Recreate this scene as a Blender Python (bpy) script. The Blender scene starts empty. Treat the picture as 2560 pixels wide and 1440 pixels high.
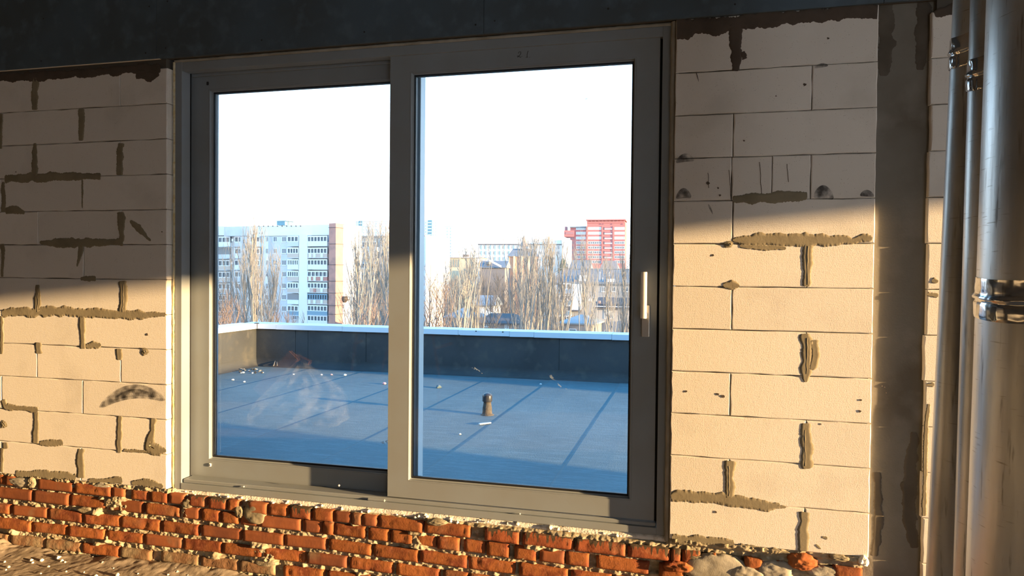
import bpy, bmesh, math, random
import numpy as np
from mathutils import Vector, Matrix

C = bpy.context.scene.collection
R_ = random.Random(11)

# ------------------------------------------------------------------ camera, sky, sun, exposure
CAM = np.array([0.0, -3.4332, 1.693])
FPX = 1774.1
YAW, PITCH, ROLL = 0.247, -0.0176, 0.0097
_cy, _sy = math.cos(YAW), math.sin(YAW)
FWD = np.array([-_sy * math.cos(PITCH), _cy * math.cos(PITCH), math.sin(PITCH)])
_rt = np.array([_cy, _sy, 0.0]); _up = np.cross(_rt, FWD)
RT = math.cos(ROLL) * _rt + math.sin(ROLL) * _up
UP = -math.sin(ROLL) * _rt + math.cos(ROLL) * _up
cd = bpy.data.cameras.new('camera'); co = bpy.data.objects.new('camera', cd); C.objects.link(co)
cd.sensor_width = 36.0; cd.lens = 36.0 * FPX / 2560.0; cd.clip_end = 6000
co.matrix_world = Matrix(((RT[0], UP[0], -FWD[0], CAM[0]), (RT[1], UP[1], -FWD[1], CAM[1]), (RT[2], UP[2], -FWD[2], CAM[2]), (0, 0, 0, 1)))
bpy.context.scene.camera = co

W = bpy.data.worlds.new('world'); bpy.context.scene.world = W; W.use_nodes = True
nt = W.node_tree; nt.nodes.clear()
n_o = nt.nodes.new('ShaderNodeOutputWorld'); n_b = nt.nodes.new('ShaderNodeBackground')
n_t = nt.nodes.new('ShaderNodeTexCoord'); n_s = nt.nodes.new('ShaderNodeSeparateXYZ'); n_r = nt.nodes.new('ShaderNodeValToRGB')
nt.links.new(n_t.outputs['Generated'], n_s.inputs[0]); nt.links.new(n_s.outputs['Z'], n_r.inputs[0])
nt.links.new(n_r.outputs[0], n_b.inputs[0]); nt.links.new(n_b.outputs[0], n_o.inputs[0])
cr = n_r.color_ramp; cr.interpolation = 'EASE'
cr.elements[0].position = 0.0; cr.elements[0].color = (0.95, 0.97, 1.0, 1)
cr.elements[1].position = 0.9; cr.elements[1].color = (0.05, 0.22, 0.50, 1)
for p, c in ((0.10, (0.90, 0.96, 1.0, 1)), (0.30, (0.50, 0.74, 1.0, 1)), (0.5, (0.16, 0.44, 0.80, 1))):
    e = cr.elements.new(p); e.color = c
n_b.inputs[1].default_value = 4.2

SUN = Vector((-0.9864, 0.1644, -0.100)).normalized()
sd = bpy.data.lights.new('sun', 'SUN'); so = bpy.data.objects.new('sun', sd); C.objects.link(so)
sd.energy = 21.3; sd.color = (1.0, 0.63, 0.29); sd.angle = 0.0093
so.rotation_euler = SUN.to_track_quat('-Z', 'Y').to_euler()
so.location = (14, -4, 6)

vs = bpy.context.scene.view_settings
vs.view_transform = 'Standard'; vs.look = 'None'; vs.gamma = 1.0; vs.use_curve_mapping = False
vs.exposure = 0.0
bpy.context.scene.display_settings.display_device = 'sRGB'

# ------------------------------------------------------------------ geometry helpers
def ray(px, py):
    return FWD + (px - 1280) / FPX * RT + (720 - py) / FPX * UP
def PX(px, py, y=0.0):                       # where a sight line meets the plane y
    d = ray(px, py); t = (y - CAM[1]) / d[1]
    return CAM[0] + d[0] * t, CAM[2] + d[2] * t
def PZ(px, py, z):                           # where it meets a level z
    d = ray(px, py); t = (z - CAM[2]) / d[2]
    return CAM[0] + d[0] * t, CAM[1] + d[1] * t
def proj(x, y, z):
    v = np.array([x, y, z]) - CAM; c = v @ FWD
    return 1280 + FPX * (v @ RT) / c, 720 - FPX * (v @ UP) / c
def XZ(px, z, y=0.0):                        # x on plane y for a column of the photo at height z
    py = 720
    for _ in range(4):
        x, _z = PX(px, py, y); py = proj(x, y, z)[1]
    return x

def link(o, parent=None):
    C.objects.link(o)
    if parent is not None: o.parent = parent
    return o
def tag(o, label=None, cat=None, group=None, kind=None):
    if label: o['label'] = label
    if cat: o['category'] = cat
    if group: o['group'] = group
    if kind: o['kind'] = kind
    return o
def empty(name, loc=(0, 0, 0), parent=None, **k):
    o = bpy.data.objects.new(name, None); o.empty_display_size = 0.1
    o.location = loc; link(o, parent); return tag(o, **k)

class MB:
    """collects geometry in world space; build() links it as one mesh object"""
    def __init__(s): s.v = []; s.f = []
    def add(s, vs, fs):
        n = len(s.v); s.v.extend([tuple(map(float, p)) for p in vs]); s.f.extend([tuple(i + n for i in f) for f in fs]); return s
    def box(s, x0, x1, y0, y1, z0, z1):
        v = [(x0, y0, z0), (x1, y0, z0), (x1, y1, z0), (x0, y1, z0), (x0, y0, z1), (x1, y0, z1), (x1, y1, z1), (x0, y1, z1)]
        return s.add(v, [(0, 3, 2, 1), (4, 5, 6, 7), (0, 1, 5, 4), (1, 2, 6, 5), (2, 3, 7, 6), (3, 0, 4, 7)])
    def hexa(s, v):
        return s.add(v, [(0, 3, 2, 1), (4, 5, 6, 7), (0, 1, 5, 4), (1, 2, 6, 5), (2, 3, 7, 6), (3, 0, 4, 7)])
    def prism(s, poly, y0, y1):              # polygon in x,z (counter-clockwise seen from -y), extruded along y
        n = len(poly); v = [(p[0], y0, p[1]) for p in poly] + [(p[0], y1, p[1]) for p in poly]
        f = [tuple(range(n)), tuple(range(2 * n - 1, n - 1, -1))] + [(i, i + n, (i + 1) % n + n, (i + 1) % n) for i in range(n)]
        return s.add(v, f)
    def tube(s, pts, rad, n=6, caps=True):
        pts = [Vector(p) for p in pts]; k = len(pts)
        if not hasattr(rad, '__len__'): rad = [rad] * k
        v = []; f = []
        for i, p in enumerate(pts):
            d = (pts[min(i + 1, k - 1)] - pts[max(i - 1, 0)]).normalized()
            a = d.cross(Vector((0.31, 0.2, 0.93))) if abs(d.z) < .95 else d.cross(Vector((1, 0.1, 0)))
            a.normalize(); b = d.cross(a)
            for j in range(n):
                t = 2 * math.pi * j / n; v.append(p + (a * math.cos(t) + b * math.sin(t)) * rad[i])
        for i in range(k - 1):
            for j in range(n):
                f.append((i * n + j, i * n + (j + 1) % n, (i + 1) * n + (j + 1) % n, (i + 1) * n + j))
        if caps: f += [tuple(range(n - 1, -1, -1)), tuple(range((k - 1) * n, k * n))]
        return s.add(v, f)
    def lathe(s, prof, cx=0, cy=0, cz=0, n=24, caps=True):
        v = []; f = []; k = len(prof)
        for r, z in prof:
            for j in range(n):
                t = 2 * math.pi * j / n; v.append((cx + r * math.cos(t), cy + r * math.sin(t), cz + z))
        for i in range(k - 1):
            for j in range(n):
                f.append((i * n + j, i * n + (j + 1) % n, (i + 1) * n + (j + 1) % n, (i + 1) * n + j))
        if caps: f += [tuple(range(n - 1, -1, -1)), tuple(range((k - 1) * n, k * n))]
        return s.add(v, f)
    def build(s, name, m, parent=None, smooth=False, bevel=0.0, seg=1, **k):
        me = bpy.data.meshes.new(name); me.from_pydata(s.v, [], s.f)
        if bevel > 0:
            bm = bmesh.new(); bm.from_mesh(me)
            bmesh.ops.bevel(bm, geom=[e for e in bm.edges if len(e.link_faces) == 2 and e.calc_face_angle(0) > .5], offset=bevel, segments=seg, affect='EDGES', profile=.6)
            bm.to_mesh(me); bm.free()
        if smooth: me.polygons.foreach_set('use_smooth', [True] * len(me.polygons))
        if isinstance(m, (list, tuple)):
            for q in m: me.materials.append(q)
        else: me.materials.append(m)
        me.update()
        o = bpy.data.objects.new(name, me); link(o, parent)
        if parent is not None:
            o.matrix_parent_inverse = Matrix.Translation(-world_of(parent))
        return tag(o, **k)
def world_of(o):
    p = Vector((0, 0, 0))
    while o is not None:
        p += Vector(o.location) + (Vector(o.matrix_parent_inverse.translation) if o.parent else Vector((0, 0, 0))); o = o.parent
    return p

def _h(ix, iy, seed):
    n = (ix * 374761393 + iy * 668265263 + seed * 974711) & 0x7fffffff
    n = ((n ^ (n >> 13)) * 1274126177) & 0x7fffffff
    return ((n ^ (n >> 16)) & 0xffff) / 65535.0
def vnoise(x, y, seed=0):
    x = np.asarray(x, float); y = np.asarray(y, float)
    ix = np.floor(x).astype(np.int64); iy = np.floor(y).astype(np.int64)
    fx = x - ix; fy = y - iy; fx = fx * fx * (3 - 2 * fx); fy = fy * fy * (3 - 2 * fy)
    a = _h(ix, iy, seed); b = _h(ix + 1, iy, seed); c = _h(ix, iy + 1, seed); d = _h(ix + 1, iy + 1, seed)
    return (a * (1 - fx) + b * fx) * (1 - fy) + (c * (1 - fx) + d * fx) * fy
def fbm(x, y, seed=0, oct=4):
    s = 0; a = .5
    for i in range(oct): s = s + a * vnoise(x * 2 ** i, y * 2 ** i, seed + i * 17); a *= .5
    return s
def grid_obj(name, P, m, parent=None, smooth=True, **k):    # P: (ny, nx, 3) array of points
    ny, nx, _ = P.shape
    me = bpy.data.meshes.new(name)
    me.vertices.add(nx * ny); me.vertices.foreach_set('co', P.reshape(-1).astype(np.float32))
    i = np.arange(ny - 1)[:, None] * nx + np.arange(nx - 1)[None, :]
    q = np.stack([i, i + 1, i + nx + 1, i + nx], -1).reshape(-1, 4)
    n = len(q)
    me.loops.add(n * 4); me.loops.foreach_set('vertex_index', q.reshape(-1).astype(np.int32))
    me.polygons.add(n); me.polygons.foreach_set('loop_start', np.arange(0, n * 4, 4, dtype=np.int32))
    me.polygons.foreach_set('loop_total', np.full(n, 4, dtype=np.int32))
    me.polygons.foreach_set('use_smooth', np.full(n, smooth))
    me.materials.append(m); me.update(calc_edges=True); me.validate()
    o = bpy.data.objects.new(name, me); link(o, parent)
    if parent is not None: o.matrix_parent_inverse = Matrix.Translation(-world_of(parent))
    return tag(o, **k)

# ------------------------------------------------------------------ materials
def mat(name, col, rough=.8, metal=0.0, var=None, bumps=(), spec=None, rand=0.0, spots=None, stain=None, local=False):
    """var=(colour2, scale, lo, hi) mottles; bumps=[(scale, distance, stretch)]; spots=(colour, scale, threshold); rand = per-object brightness"""
    m = bpy.data.materials.new(name); m.use_nodes = True; t = m.node_tree; L = t.links.new
    b = t.nodes['Principled BSDF']; b.inputs['Roughness'].default_value = rough; b.inputs['Metallic'].default_value = metal
    if spec is not None: b.inputs['Specular IOR Level'].default_value = spec
    tc = t.nodes.new('ShaderNodeTexCoord'); src = tc.outputs['Object']
    if local:                                 # alike pieces with their own origins: shift the grain from piece to piece
        oi0 = t.nodes.new('ShaderNodeObjectInfo'); sc = t.nodes.new('ShaderNodeVectorMath'); sc.operation = 'MULTIPLY_ADD'
        cx = t.nodes.new('ShaderNodeCombineXYZ'); L(oi0.outputs['Random'], cx.inputs[0]); L(oi0.outputs['Random'], cx.inputs[1])
        L(cx.outputs[0], sc.inputs[0]); sc.inputs[1].default_value = (37, 53, 0); L(src, sc.inputs[2]); src = sc.outputs[0]
    col4 = tuple(col) + (1,); out = None
    def rgb(c):
        n = t.nodes.new('ShaderNodeRGB'); n.outputs[0].default_value = tuple(c) + (1,); return n.outputs[0]
    out = rgb(col)
    def mix(a, bb, f):
        n = t.nodes.new('ShaderNodeMix'); n.data_type = 'RGBA'; L(f, n.inputs[0]); L(a, n.inputs[6]); L(bb, n.inputs[7]); return n.outputs[2]
    def noise(scale, detail=4, stretch=None):
        n = t.nodes.new('ShaderNodeTexNoise'); n.inputs['Scale'].default_value = scale; n.inputs['Detail'].default_value = detail
        s = src
        if stretch:
            mp = t.nodes.new('ShaderNodeMapping'); mp.inputs['Scale'].default_value = stretch; L(src, mp.inputs[0]); s = mp.outputs[0]
        L(s, n.inputs['Vector']); return n.outputs['Fac']
    def ramp(f, lo, hi):
        n = t.nodes.new('ShaderNodeMapRange'); n.inputs[1].default_value = lo; n.inputs[2].default_value = hi; L(f, n.inputs[0]); return n.outputs[0]
    if var:
        for v in (var if isinstance(var[0][0], (tuple, list)) else [var]):
            out = mix(out, rgb(v[0]), ramp(noise(v[1], 5, v[4] if len(v) > 4 else None), v[2], v[3]))
    if spots:
        vn = t.nodes.new('ShaderNodeTexVoronoi'); vn.inputs['Scale'].default_value = spots[1]; L(src, vn.inputs['Vector'])
        lt = t.nodes.new('ShaderNodeMath'); lt.operation = 'LESS_THAN'; lt.inputs[1].default_value = spots[2]; L(vn.outputs['Distance'], lt.inputs[0])
        g = t.nodes.new('ShaderNodeMath'); g.operation = 'MULTIPLY'; L(lt.outputs[0], g.inputs[0]); L(ramp(noise(spots[1] * .21, 2), .50, .56), g.inputs[1])
        out = mix(out, rgb(spots[0]), g.outputs[0])
    if stain:
        out = stain(t, L, src, out, mix, rgb, noise, ramp)
    if rand:
        oi = t.nodes.new('ShaderNodeObjectInfo'); h = t.nodes.new('ShaderNodeHueSaturation')
        L(ramp_out(t, oi.outputs['Random'], 1 - rand, 1 + rand), h.inputs['Value']); L(out, h.inputs['Color']); out = h.outputs[0]
    L(out, b.inputs['Base Color'])
    nrm = None
    for s, d, *st in bumps:
        bp = t.nodes.new('ShaderNodeBump'); bp.inputs['Distance'].default_value = d; bp.inputs['Strength'].default_value = 1.0
        L(noise(s, 3, st[0] if st else None), bp.inputs['Height'])
        if nrm: L(nrm, bp.inputs['Normal'])
        nrm = bp.outputs[0]
    if nrm: L(nrm, b.inputs['Normal'])
    return m
def ramp_out(t, sock, lo, hi):
    n = t.nodes.new('ShaderNodeMapRange'); n.inputs[3].default_value = lo; n.inputs[4].default_value = hi; t.links.new(sock, n.inputs[0]); return n.outputs[0]

M = {}
M['block'] = mat('aerated_concrete', (.76, .74, .70), .92, bumps=[(210, .0006), (60, .0003), (26, .0003, (1, 1, 7))], spec=.2, rand=.035,
                 var=((.66, .64, .60), 3.5, .55, .75), spots=((.40, .38, .35), 120, .14))
M['core'] = mat('dark_joint', (.10, .09, .075), .95)
M['smear'] = mat('mortar_smear_grey', (.27, .24, .17), .9, var=((.21, .185, .13), 9, .4, .7), bumps=[(50, .0006), (160, .0003)], spec=.2)
M['smear_dark'] = mat('mortar_dark_brown', (.105, .085, .07), .9, var=((.075, .06, .05), 7, .4, .7), bumps=[(60, .0012)], spec=.2)
M['mortar'] = mat('brick_mortar', (.40, .355, .255), .95, var=[((.29, .245, .165), 14, .42, .62), ((.50, .455, .35), 40, .55, .7)], bumps=[(120, .0012), (300, .0006)], spec=.15)
M['mortar_pale'] = mat('mortar_pale', (.40, .385, .34), .9, var=((.31, .29, .24), 9, .4, .65), bumps=[(40, .001), (200, .0005)], spec=.15)
def drips(t, L, src, out, mix, rgb, noise, ramp):
    sp = t.nodes.new('ShaderNodeSeparateXYZ'); L(src, sp.inputs[0])
    n1 = noise(70, 2, (1, .05, .07)); n2 = noise(9, 3)
    a = t.nodes.new('ShaderNodeMath'); a.operation = 'MULTIPLY_ADD'; L(ramp(n1, .48, .66), a.inputs[0]); a.inputs[1].default_value = .036; L(sp.outputs['Z'], a.inputs[2])
    b2 = t.nodes.new('ShaderNodeMath'); b2.operation = 'MULTIPLY_ADD'; L(n2, b2.inputs[0]); b2.inputs[1].default_value = .016; L(a.outputs[0], b2.inputs[2])
    return mix(out, rgb((.075, .055, .035)), ramp(b2.outputs[0], .0345, .0375))
BRV = [((.21, .062, .03), 10, .45, .62), ((.34, .13, .062), 34, .56, .7), ((.25, .125, .07), 4, .56, .72)]
M['brick'] = mat('red_brick', (.31, .110, .038), .9, var=BRV, bumps=[(38, .0018), (120, .0008)], spec=.2, local=True, rand=.22)
M['brick_smooth'] = mat('red_brick_smooth', (.275, .096, .042), .85, var=[((.20, .072, .04), 7, .45, .65), ((.23, .15, .095), 5, .58, .72)], bumps=[(70, .0006)], spec=.2, local=True, rand=.22)
M['brick_drip'] = mat('red_brick_drips', (.29, .086, .036), .9, var=BRV, bumps=[(45, .0014), (120, .0007)], spec=.25, local=True, rand=.15, stain=drips)
M['brick_dusty'] = mat('dusty_brick', (.26, .15, .085), .92, var=[((.33, .26, .17), 9, .45, .62)], bumps=[(45, .003)], spec=.15, local=True, rand=.12)
M['concrete'] = mat('column_concrete', (.205, .195, .17), .85, var=[((.15, .135, .11), 2.2, .45, .65), ((.24, .225, .20), 6, .5, .7)], bumps=[(30, .0012), (120, .0006)], spec=.25)
M['wet'] = mat('damp_concrete', (.115, .10, .08), .8, var=((.085, .072, .056), 5, .4, .6), bumps=[(60, .0006)])
M['fascia'] = mat('fascia_board', (.085, .125, .165), .8, var=[((.075, .10, .12), 1.6, .42, .6), ((.10, .145, .19), 11, .5, .7)], bumps=[(40, .0005)], spec=.3)
M['frame'] = mat('grey_aluminium', (.265, .305, .34), .42, var=((.255, .285, .305), 4, .4, .6), bumps=[(500, .00012)], spec=.5)
M['gasket'] = mat('black_rubber', (.012, .014, .018), .6)
M['spacer'] = mat('spacer_aluminium', (.075, .08, .085), .5)
M['steel'] = mat('satin_steel', (.78, .76, .72), .32, .65)
M['handle'] = mat('silver_lacquer', (.80, .79, .76), .35, .15)
M['foam'] = mat('mounting_foam', (.86, .80, .58), .9, var=((.74, .62, .32), 40, .45, .65), bumps=[(60, .004), (170, .002)])
M['foam_white'] = mat('white_foam', (.88, .84, .78), .9, var=((.66, .62, .54), 30, .5, .65), bumps=[(90, .003)])
M['white'] = mat('white_plastic', (.85, .85, .83), .4)
M['ink'] = mat('marker_ink', (.02, .025, .03), .7)
M['floor'] = mat('dusty_screed', (.36, .305, .245), .95, var=[((.28, .235, .18), 5, .42, .62), ((.42, .37, .30), 22, .52, .7)], bumps=[(55, .0012), (190, .0006)], spec=.15)
M['plaster'] = mat('plaster_crumb', (.80, .75, .66), .95, bumps=[(60, .003)])
M['room'] = mat('room_concrete', (.24, .23, .22), .9, var=((.20, .19, .18), 2, .4, .6))
M['soot'] = mat('charcoal', (.05, .05, .055), .9)
def galv(name, base, rough, crinkle=False):
    m = mat(name, base, rough, .92, var=[((.42, .44, .46), 5, .45, .62, (1, 1, .25)), ((.30, .31, .32), 90, .62, .74, (1, 1, .10)), ((.34, .34, .34), 60, .64, .76, (.3, .3, 3))],
            bumps=[(14, .004, (1, 1, .15))] if crinkle else [(60, .0006, (1, 1, .08)), (5, .0025, (1, 1, .3))])
    return m
M['galv'] = galv('galvanised_steel', (.74, .78, .81), .37)
M['foil'] = galv('foil_tape', (.82, .82, .82), .14, True)
def glass():
    m = bpy.data.materials.new('window_glass'); m.use_nodes = True; t = m.node_tree; t.nodes.clear(); L = t.links.new
    o = t.nodes.new('ShaderNodeOutputMaterial'); mx = t.nodes.new('ShaderNodeMixShader'); tr = t.nodes.new('ShaderNodeBsdfTransparent'); gl = t.nodes.new('ShaderNodeBsdfGlossy')
    fr = t.nodes.new('ShaderNodeFresnel'); fr.inputs[0].default_value = 1.5; gl.inputs['Roughness'].default_value = 0.0; tr.inputs[0].default_value = (.965, .985, .99, 1)
    L(fr.outputs[0], mx.inputs[0]); L(tr.outputs[0], mx.inputs[1]); L(gl.outputs[0], mx.inputs[2]); L(mx.outputs[0], o.inputs[0]); return m
M['glass'] = glass()
def veil(name, col, dens, scale, lo, hi):          # a thin dusty deposit: noise-broken, partly transparent
    m = bpy.data.materials.new(name); m.use_nodes = True; t = m.node_tree; L = t.links.new; b = t.nodes['Principled BSDF']
    b.inputs['Base Color'].default_value = tuple(col) + (1,); b.inputs['Roughness'].default_value = .9
    tc = t.nodes.new('ShaderNodeTexCoord'); n = t.nodes.new('ShaderNodeTexNoise'); n.inputs['Scale'].default_value = scale; n.inputs['Detail'].default_value = 5; L(tc.outputs['Object'], n.inputs['Vector'])
    r = t.nodes.new('ShaderNodeMapRange'); r.inputs[1].default_value = lo; r.inputs[2].default_value = hi; r.inputs[4].default_value = dens; L(n.outputs['Fac'], r.inputs[0]); L(r.outputs[0], b.inputs['Alpha']); return m
M['scuff'] = veil('charcoal_scuff', (.06, .06, .065), .8, 26, .30, .66)
M['smudge'] = veil('glass_smudge', (.55, .70, .88), .6, 60, .45, .62)
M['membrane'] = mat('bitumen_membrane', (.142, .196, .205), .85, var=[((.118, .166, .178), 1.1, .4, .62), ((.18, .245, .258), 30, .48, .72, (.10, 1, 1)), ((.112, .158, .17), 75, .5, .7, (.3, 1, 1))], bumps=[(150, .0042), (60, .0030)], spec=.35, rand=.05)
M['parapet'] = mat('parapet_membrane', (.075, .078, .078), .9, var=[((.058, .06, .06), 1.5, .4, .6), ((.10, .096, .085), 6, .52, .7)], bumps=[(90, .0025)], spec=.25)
M['parapet_left'] = M['parapet']
M['coping'] = mat('white_metal_coping', (.78, .82, .86), .4, bumps=[(3, .004)])
M['vent_pipe'] = mat('bitumen_wrapped_pipe', (.11, .095, .078), .85, var=((.075, .062, .05), 30, .4, .6), bumps=[(60, .004)])
M['vent_cap'] = mat('dark_plastic_cap', (.045, .045, .05), .3)
M['pink'] = mat('pink_foam_scrap', (.75, .42, .42), .8)
M['hole'] = mat('dark_opening', (.02, .02, .02), .95)
# city
def flat(name, c, r=.85, **k): M[name] = mat(name, c, r, **k); return M[name]
flat('panel_grey', (.66, .68, .70), var=((.60, .62, .65), .35, .4, .6))
flat('panel_white', (.80, .80, .79), var=((.74, .74, .73), .3, .4, .6))
flat('attic_white', (.82, .80, .77)); flat('loggia_white', (.80, .82, .83)); flat('loggia_tan', (.60, .50, .43)); flat('loggia_blue', (.30, .46, .62)); flat('loggia_teal', (.24, .36, .44)); flat('loggia_red', (.52, .26, .22))
flat('pier_brick', (.50, .27, .22), var=((.38, .22, .19), .6, .45, .6)); flat('band_dark', (.12, .11, .12)); flat('slate', (.24, .255, .275), var=((.20, .215, .235), .5, .4, .6))
flat('tower_red', (.60, .20, .175)); flat('tower_recess', (.42, .20, .20)); flat('tower_hazed', (.86, .87, .88)); flat('beige_brick', (.70, .58, .40)); flat('house_brown', (.33, .27, .24)); flat('house_mauve', (.235, .215, .215)); flat('house_grey', (.42, .39, .37))
flat('orange_brick', (.62, .34, .22)); flat('roof_dark', (.11, .105, .11)); flat('roof_metal', (.27, .31, .34), .5); flat('roof_rust', (.52, .30, .27)); flat('ground_far', (.26, .23, .20), var=((.20, .19, .17), .05, .4, .6)); flat('window_white', (.84, .86, .87))
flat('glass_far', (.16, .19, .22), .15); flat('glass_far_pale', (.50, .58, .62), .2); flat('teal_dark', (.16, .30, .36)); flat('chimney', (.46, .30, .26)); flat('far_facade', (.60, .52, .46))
flat('bark', (.29, .268, .24), .9, rand=.15); flat('bark_red', (.24, .17, .135), .9, rand=.1); flat('bark_dark', (.17, .155, .145), .9, rand=.15); flat('conifer', (.07, .13, .08), .9); flat('nest_twigs', (.12, .09, .07), .95)
# ------------------------------------------------------------------ room shell (only seen by the light and in reflections, apart from floor and walls near the window)
XR, XL, YB, ZC, Z0 = 11.0, -9.0, -8.5, 3.6, 1.85
OUT_Y = 0.40
Zr = lambda k: Z0 + .2 * k
ceiling = MB().box(XL, XR + .4, YB, OUT_Y, ZC, ZC + .5).build('ceiling', M['room'], kind='structure')
side = MB()
side.box(XR, XR + .3, YB, -7.2, 0, ZC); side.box(XR, XR + .3, -.4, OUT_Y, 0, ZC); side.box(XR, XR + .3, -5.2, -3.15, 0, 3.05); side.box(XR, XR + .3, -7.2, -.4, 3.05, ZC)  # pier trims the sun beam; second opening added to light the film heap
side.build('wall_side_right', M['room'], kind='structure')
MB().box(XL - .3, XL, YB, OUT_Y, 0, ZC).build('wall_side_left', M['room'], kind='structure')
bw = MB()
for a, b in ((XL, 2.6), (4.8, 5.6), (6.8, XR)): bw.box(a, b, YB - .3, YB, 0, ZC)
for a, b in ((2.6, 4.8), (5.6, 6.8)): bw.box(a, b, YB - .3, YB, 0, .45); bw.box(a, b, YB - .3, YB, 2.9, ZC)  # unseen openings, added to let cool sky light fill the room
bw.build('wall_rear', M['room'], kind='structure')

# floor: coarse far away, lumpy along the foot of the window wall
xs = np.unique(np.concatenate([np.linspace(XL, -5.0, 12), np.arange(-5.0, -1.2, .009), np.linspace(-1.2, XR, 40)]))
ys = np.unique(np.concatenate([np.linspace(YB, -1.0, 16), np.arange(-1.0, .021, .009)]))
X, Y = np.meshgrid(xs, ys)
near = np.clip((Y + 1.0) / .3, 0, 1) * np.clip((X + 5) / .2, 0, 1) * np.clip((-1.2 - X) / .2, 0, 1)
heap = np.exp(-((Y - .0) / .10) ** 2)
Zf = near * (.006 * (fbm(X * 7, Y * 7, 3) - .5) + .0055 * (fbm(X * 60, Y * 60, 5, 3) - .5) + heap * (.018 + .05 * (fbm(X * 5, Y * 9, 8) - .42)) + .05 * np.exp(-(((X + 4.13) / .14) ** 2 + ((Y + .05) / .1) ** 2)) * (.6 + fbm(X * 30, Y * 30, 4)))
grid_obj('floor', np.stack([X, Y, Zf], -1), M['floor'], kind='structure')

# ------------------------------------------------------------------ aerated block walls
def block(x0, x1, z0, z1, parent, y0=0.0, chip=None, depth=.12):
    g = .0016
    x0 += g; x1 -= g; z0 += g; z1 -= g
    c = .0035
    jit = lambda: R_.uniform(-.0016, .0016)
    nx = max(2, int((x1 - x0) / .06)); nz = 4
    top = [(x0 + (x1 - x0) * i / nx, z1 + (jit() if 0 < i < nx else 0)) for i in range(nx + 1)]
    bot = [(x0 + (x1 - x0) * i / nx, z0 + (jit() if 0 < i < nx else 0)) for i in range(nx + 1)]
    lef = [(x0 + jit(), z0 + (z1 - z0) * i / nz) for i in range(1, nz)]
    rig = [(x1 + jit(), z0 + (z1 - z0) * i / nz) for i in range(1, nz)]
    ring = bot + rig + top[::-1] + lef[::-1]
    n = len(ring); cx, cz = (x0 + x1) / 2, (z0 + z1) / 2
    def inset(p, d):
        return (p[0] + (d if p[0] < cx - .01 and p[0] < x0 + .01 else -d if p[0] > x1 - .01 else 0), p[1] + (d if p[1] < z0 + .006 else -d if p[1] > z1 - .006 else 0))
    dy = R_.uniform(-.0005, .0005)
    v = []
    for p in ring:
        q = inset(p, c + R_.uniform(-.0012, .002)); v.append((q[0], y0 + dy, q[1]))
    v += [(p[0], y0 + dy + c + R_.uniform(-.001, .002), p[1]) for p in ring] + [(p[0], y0 + depth, p[1]) for p in ring]
    f = [tuple(range(n))] + [(i, i + n, (i + 1) % n + n, (i + 1) % n) for i in range(n)] + [(i + n, i + 2 * n, (i + 1) % n + 2 * n, (i + 1) % n + n) for i in range(n)]
    return MB().add(v, f).build('block', M['block'], parent)

def smear(pts, parent, m='smear', y=-.0012, th=.0006, amp=.24, step=.003, seed=None, tail=True):
    """a trowelled patch along a line of (x, z, half width) points on the wall plane: ragged outline, thin body with a bevelled rim"""
    s0 = seed if seed is not None else R_.randint(0, 9999)
    P = [Vector((p[0], p[1])) for p in pts]; Wd = [p[2] for p in pts]
    L = [0]
    for i in range(1, len(P)): L.append(L[-1] + (P[i] - P[i - 1]).length)
    n = max(4, int(L[-1] / step)); ts = np.linspace(0, L[-1], n + 1)
    cx = np.interp(ts, L, [p.x for p in P]); cz = np.interp(ts, L, [p.y for p in P]); w = np.interp(ts, L, Wd)
    tx = np.gradient(cx); tz = np.gradient(cz); l = np.hypot(tx, tz) + 1e-9; nx = -tz / l; nz = tx / l
    taper = np.clip(np.minimum(ts, L[-1] - ts) / (.25 * max(Wd)) + .35, 0, 1) ** .5 if tail else 1
    def edge(k):
        big = vnoise(ts * 26 + k * 31.7, ts * 0 + s0, s0) - .5; fine = vnoise(ts * 140 + k * 9.1, ts * 0 + s0, s0 + 3) - .5
        scallop = np.abs(np.sin(ts * 55 + k * 2 + s0)) - .5
        spike = vnoise(ts * 170 + k * 5.3, ts * 0 + s0, s0 + 7) - .5
        return w * taper * (1 + amp * (2.6 * big + .7 * fine + .35 * scallop)) + .0030 * spike
    a = edge(0); b = edge(1)
    body = y - th * (.75 + .5 * vnoise(ts * 30, ts * 0, s0 + 9))
    rows = []
    for f_, yy in ((1.0, np.full(n + 1, y + .0015)), (.93, y - th * .6 + 0 * ts), (.45, body), (-.05, body + .0005), (-.5, body), (-.93, y - th * .6 + 0 * ts), (-1.0, np.full(n + 1, y + .0015))):
        e = a if f_ > 0 else b
        rows.append(np.stack([cx + nx * e * f_, yy, cz + nz * e * f_], -1))
    return grid_obj('mortar_smear', np.stack(rows), M[m], parent, smooth=True)

LX = lambda px, k: XZ(px, Zr(k) + .1)
wl = MB().box(-9.0, -2.905, .010, OUT_Y, .447, 3.3).build('wall_left', M['core'], kind='structure')
wr = MB().box(-.070, .770, .010, OUT_Y, .447, 3.3).build('wall_right', M['core'], kind='structure')
wc = MB().box(1.015, XR, .010, OUT_Y, .0, 3.3).build('wall_far_right', M['core'], kind='structure')
JL = {4: (88, 300), 3: (4, 204), 2: (88, 299), 1: (2, 205), 0: (95, 303), -1: (4, 209), -2: (95, 303), -3: (4, 208), -4: (93, 302), -5: (4, 207), -6: (92, 301), -7: (4, 203)}
for k, js in JL.items():
    xj = [LX(p, k) for p in js] + [-2.890]
    while xj[0] > -5.2: xj.insert(0, xj[0] - .6)
    for a, b in zip(xj[:-1], xj[1:]): block(a, b, Zr(k), Zr(k + 1), wl)
JR = {4: (1840,), 3: (2030,), 2: (1833,), 1: (1829, 1930, 2027), 0: (1832,), -1: (2018,), -2: (1830,), -3: (2015,), -4: (1826,), -5: (2015,), -6: (1823,), -7: (2012,)}
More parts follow.
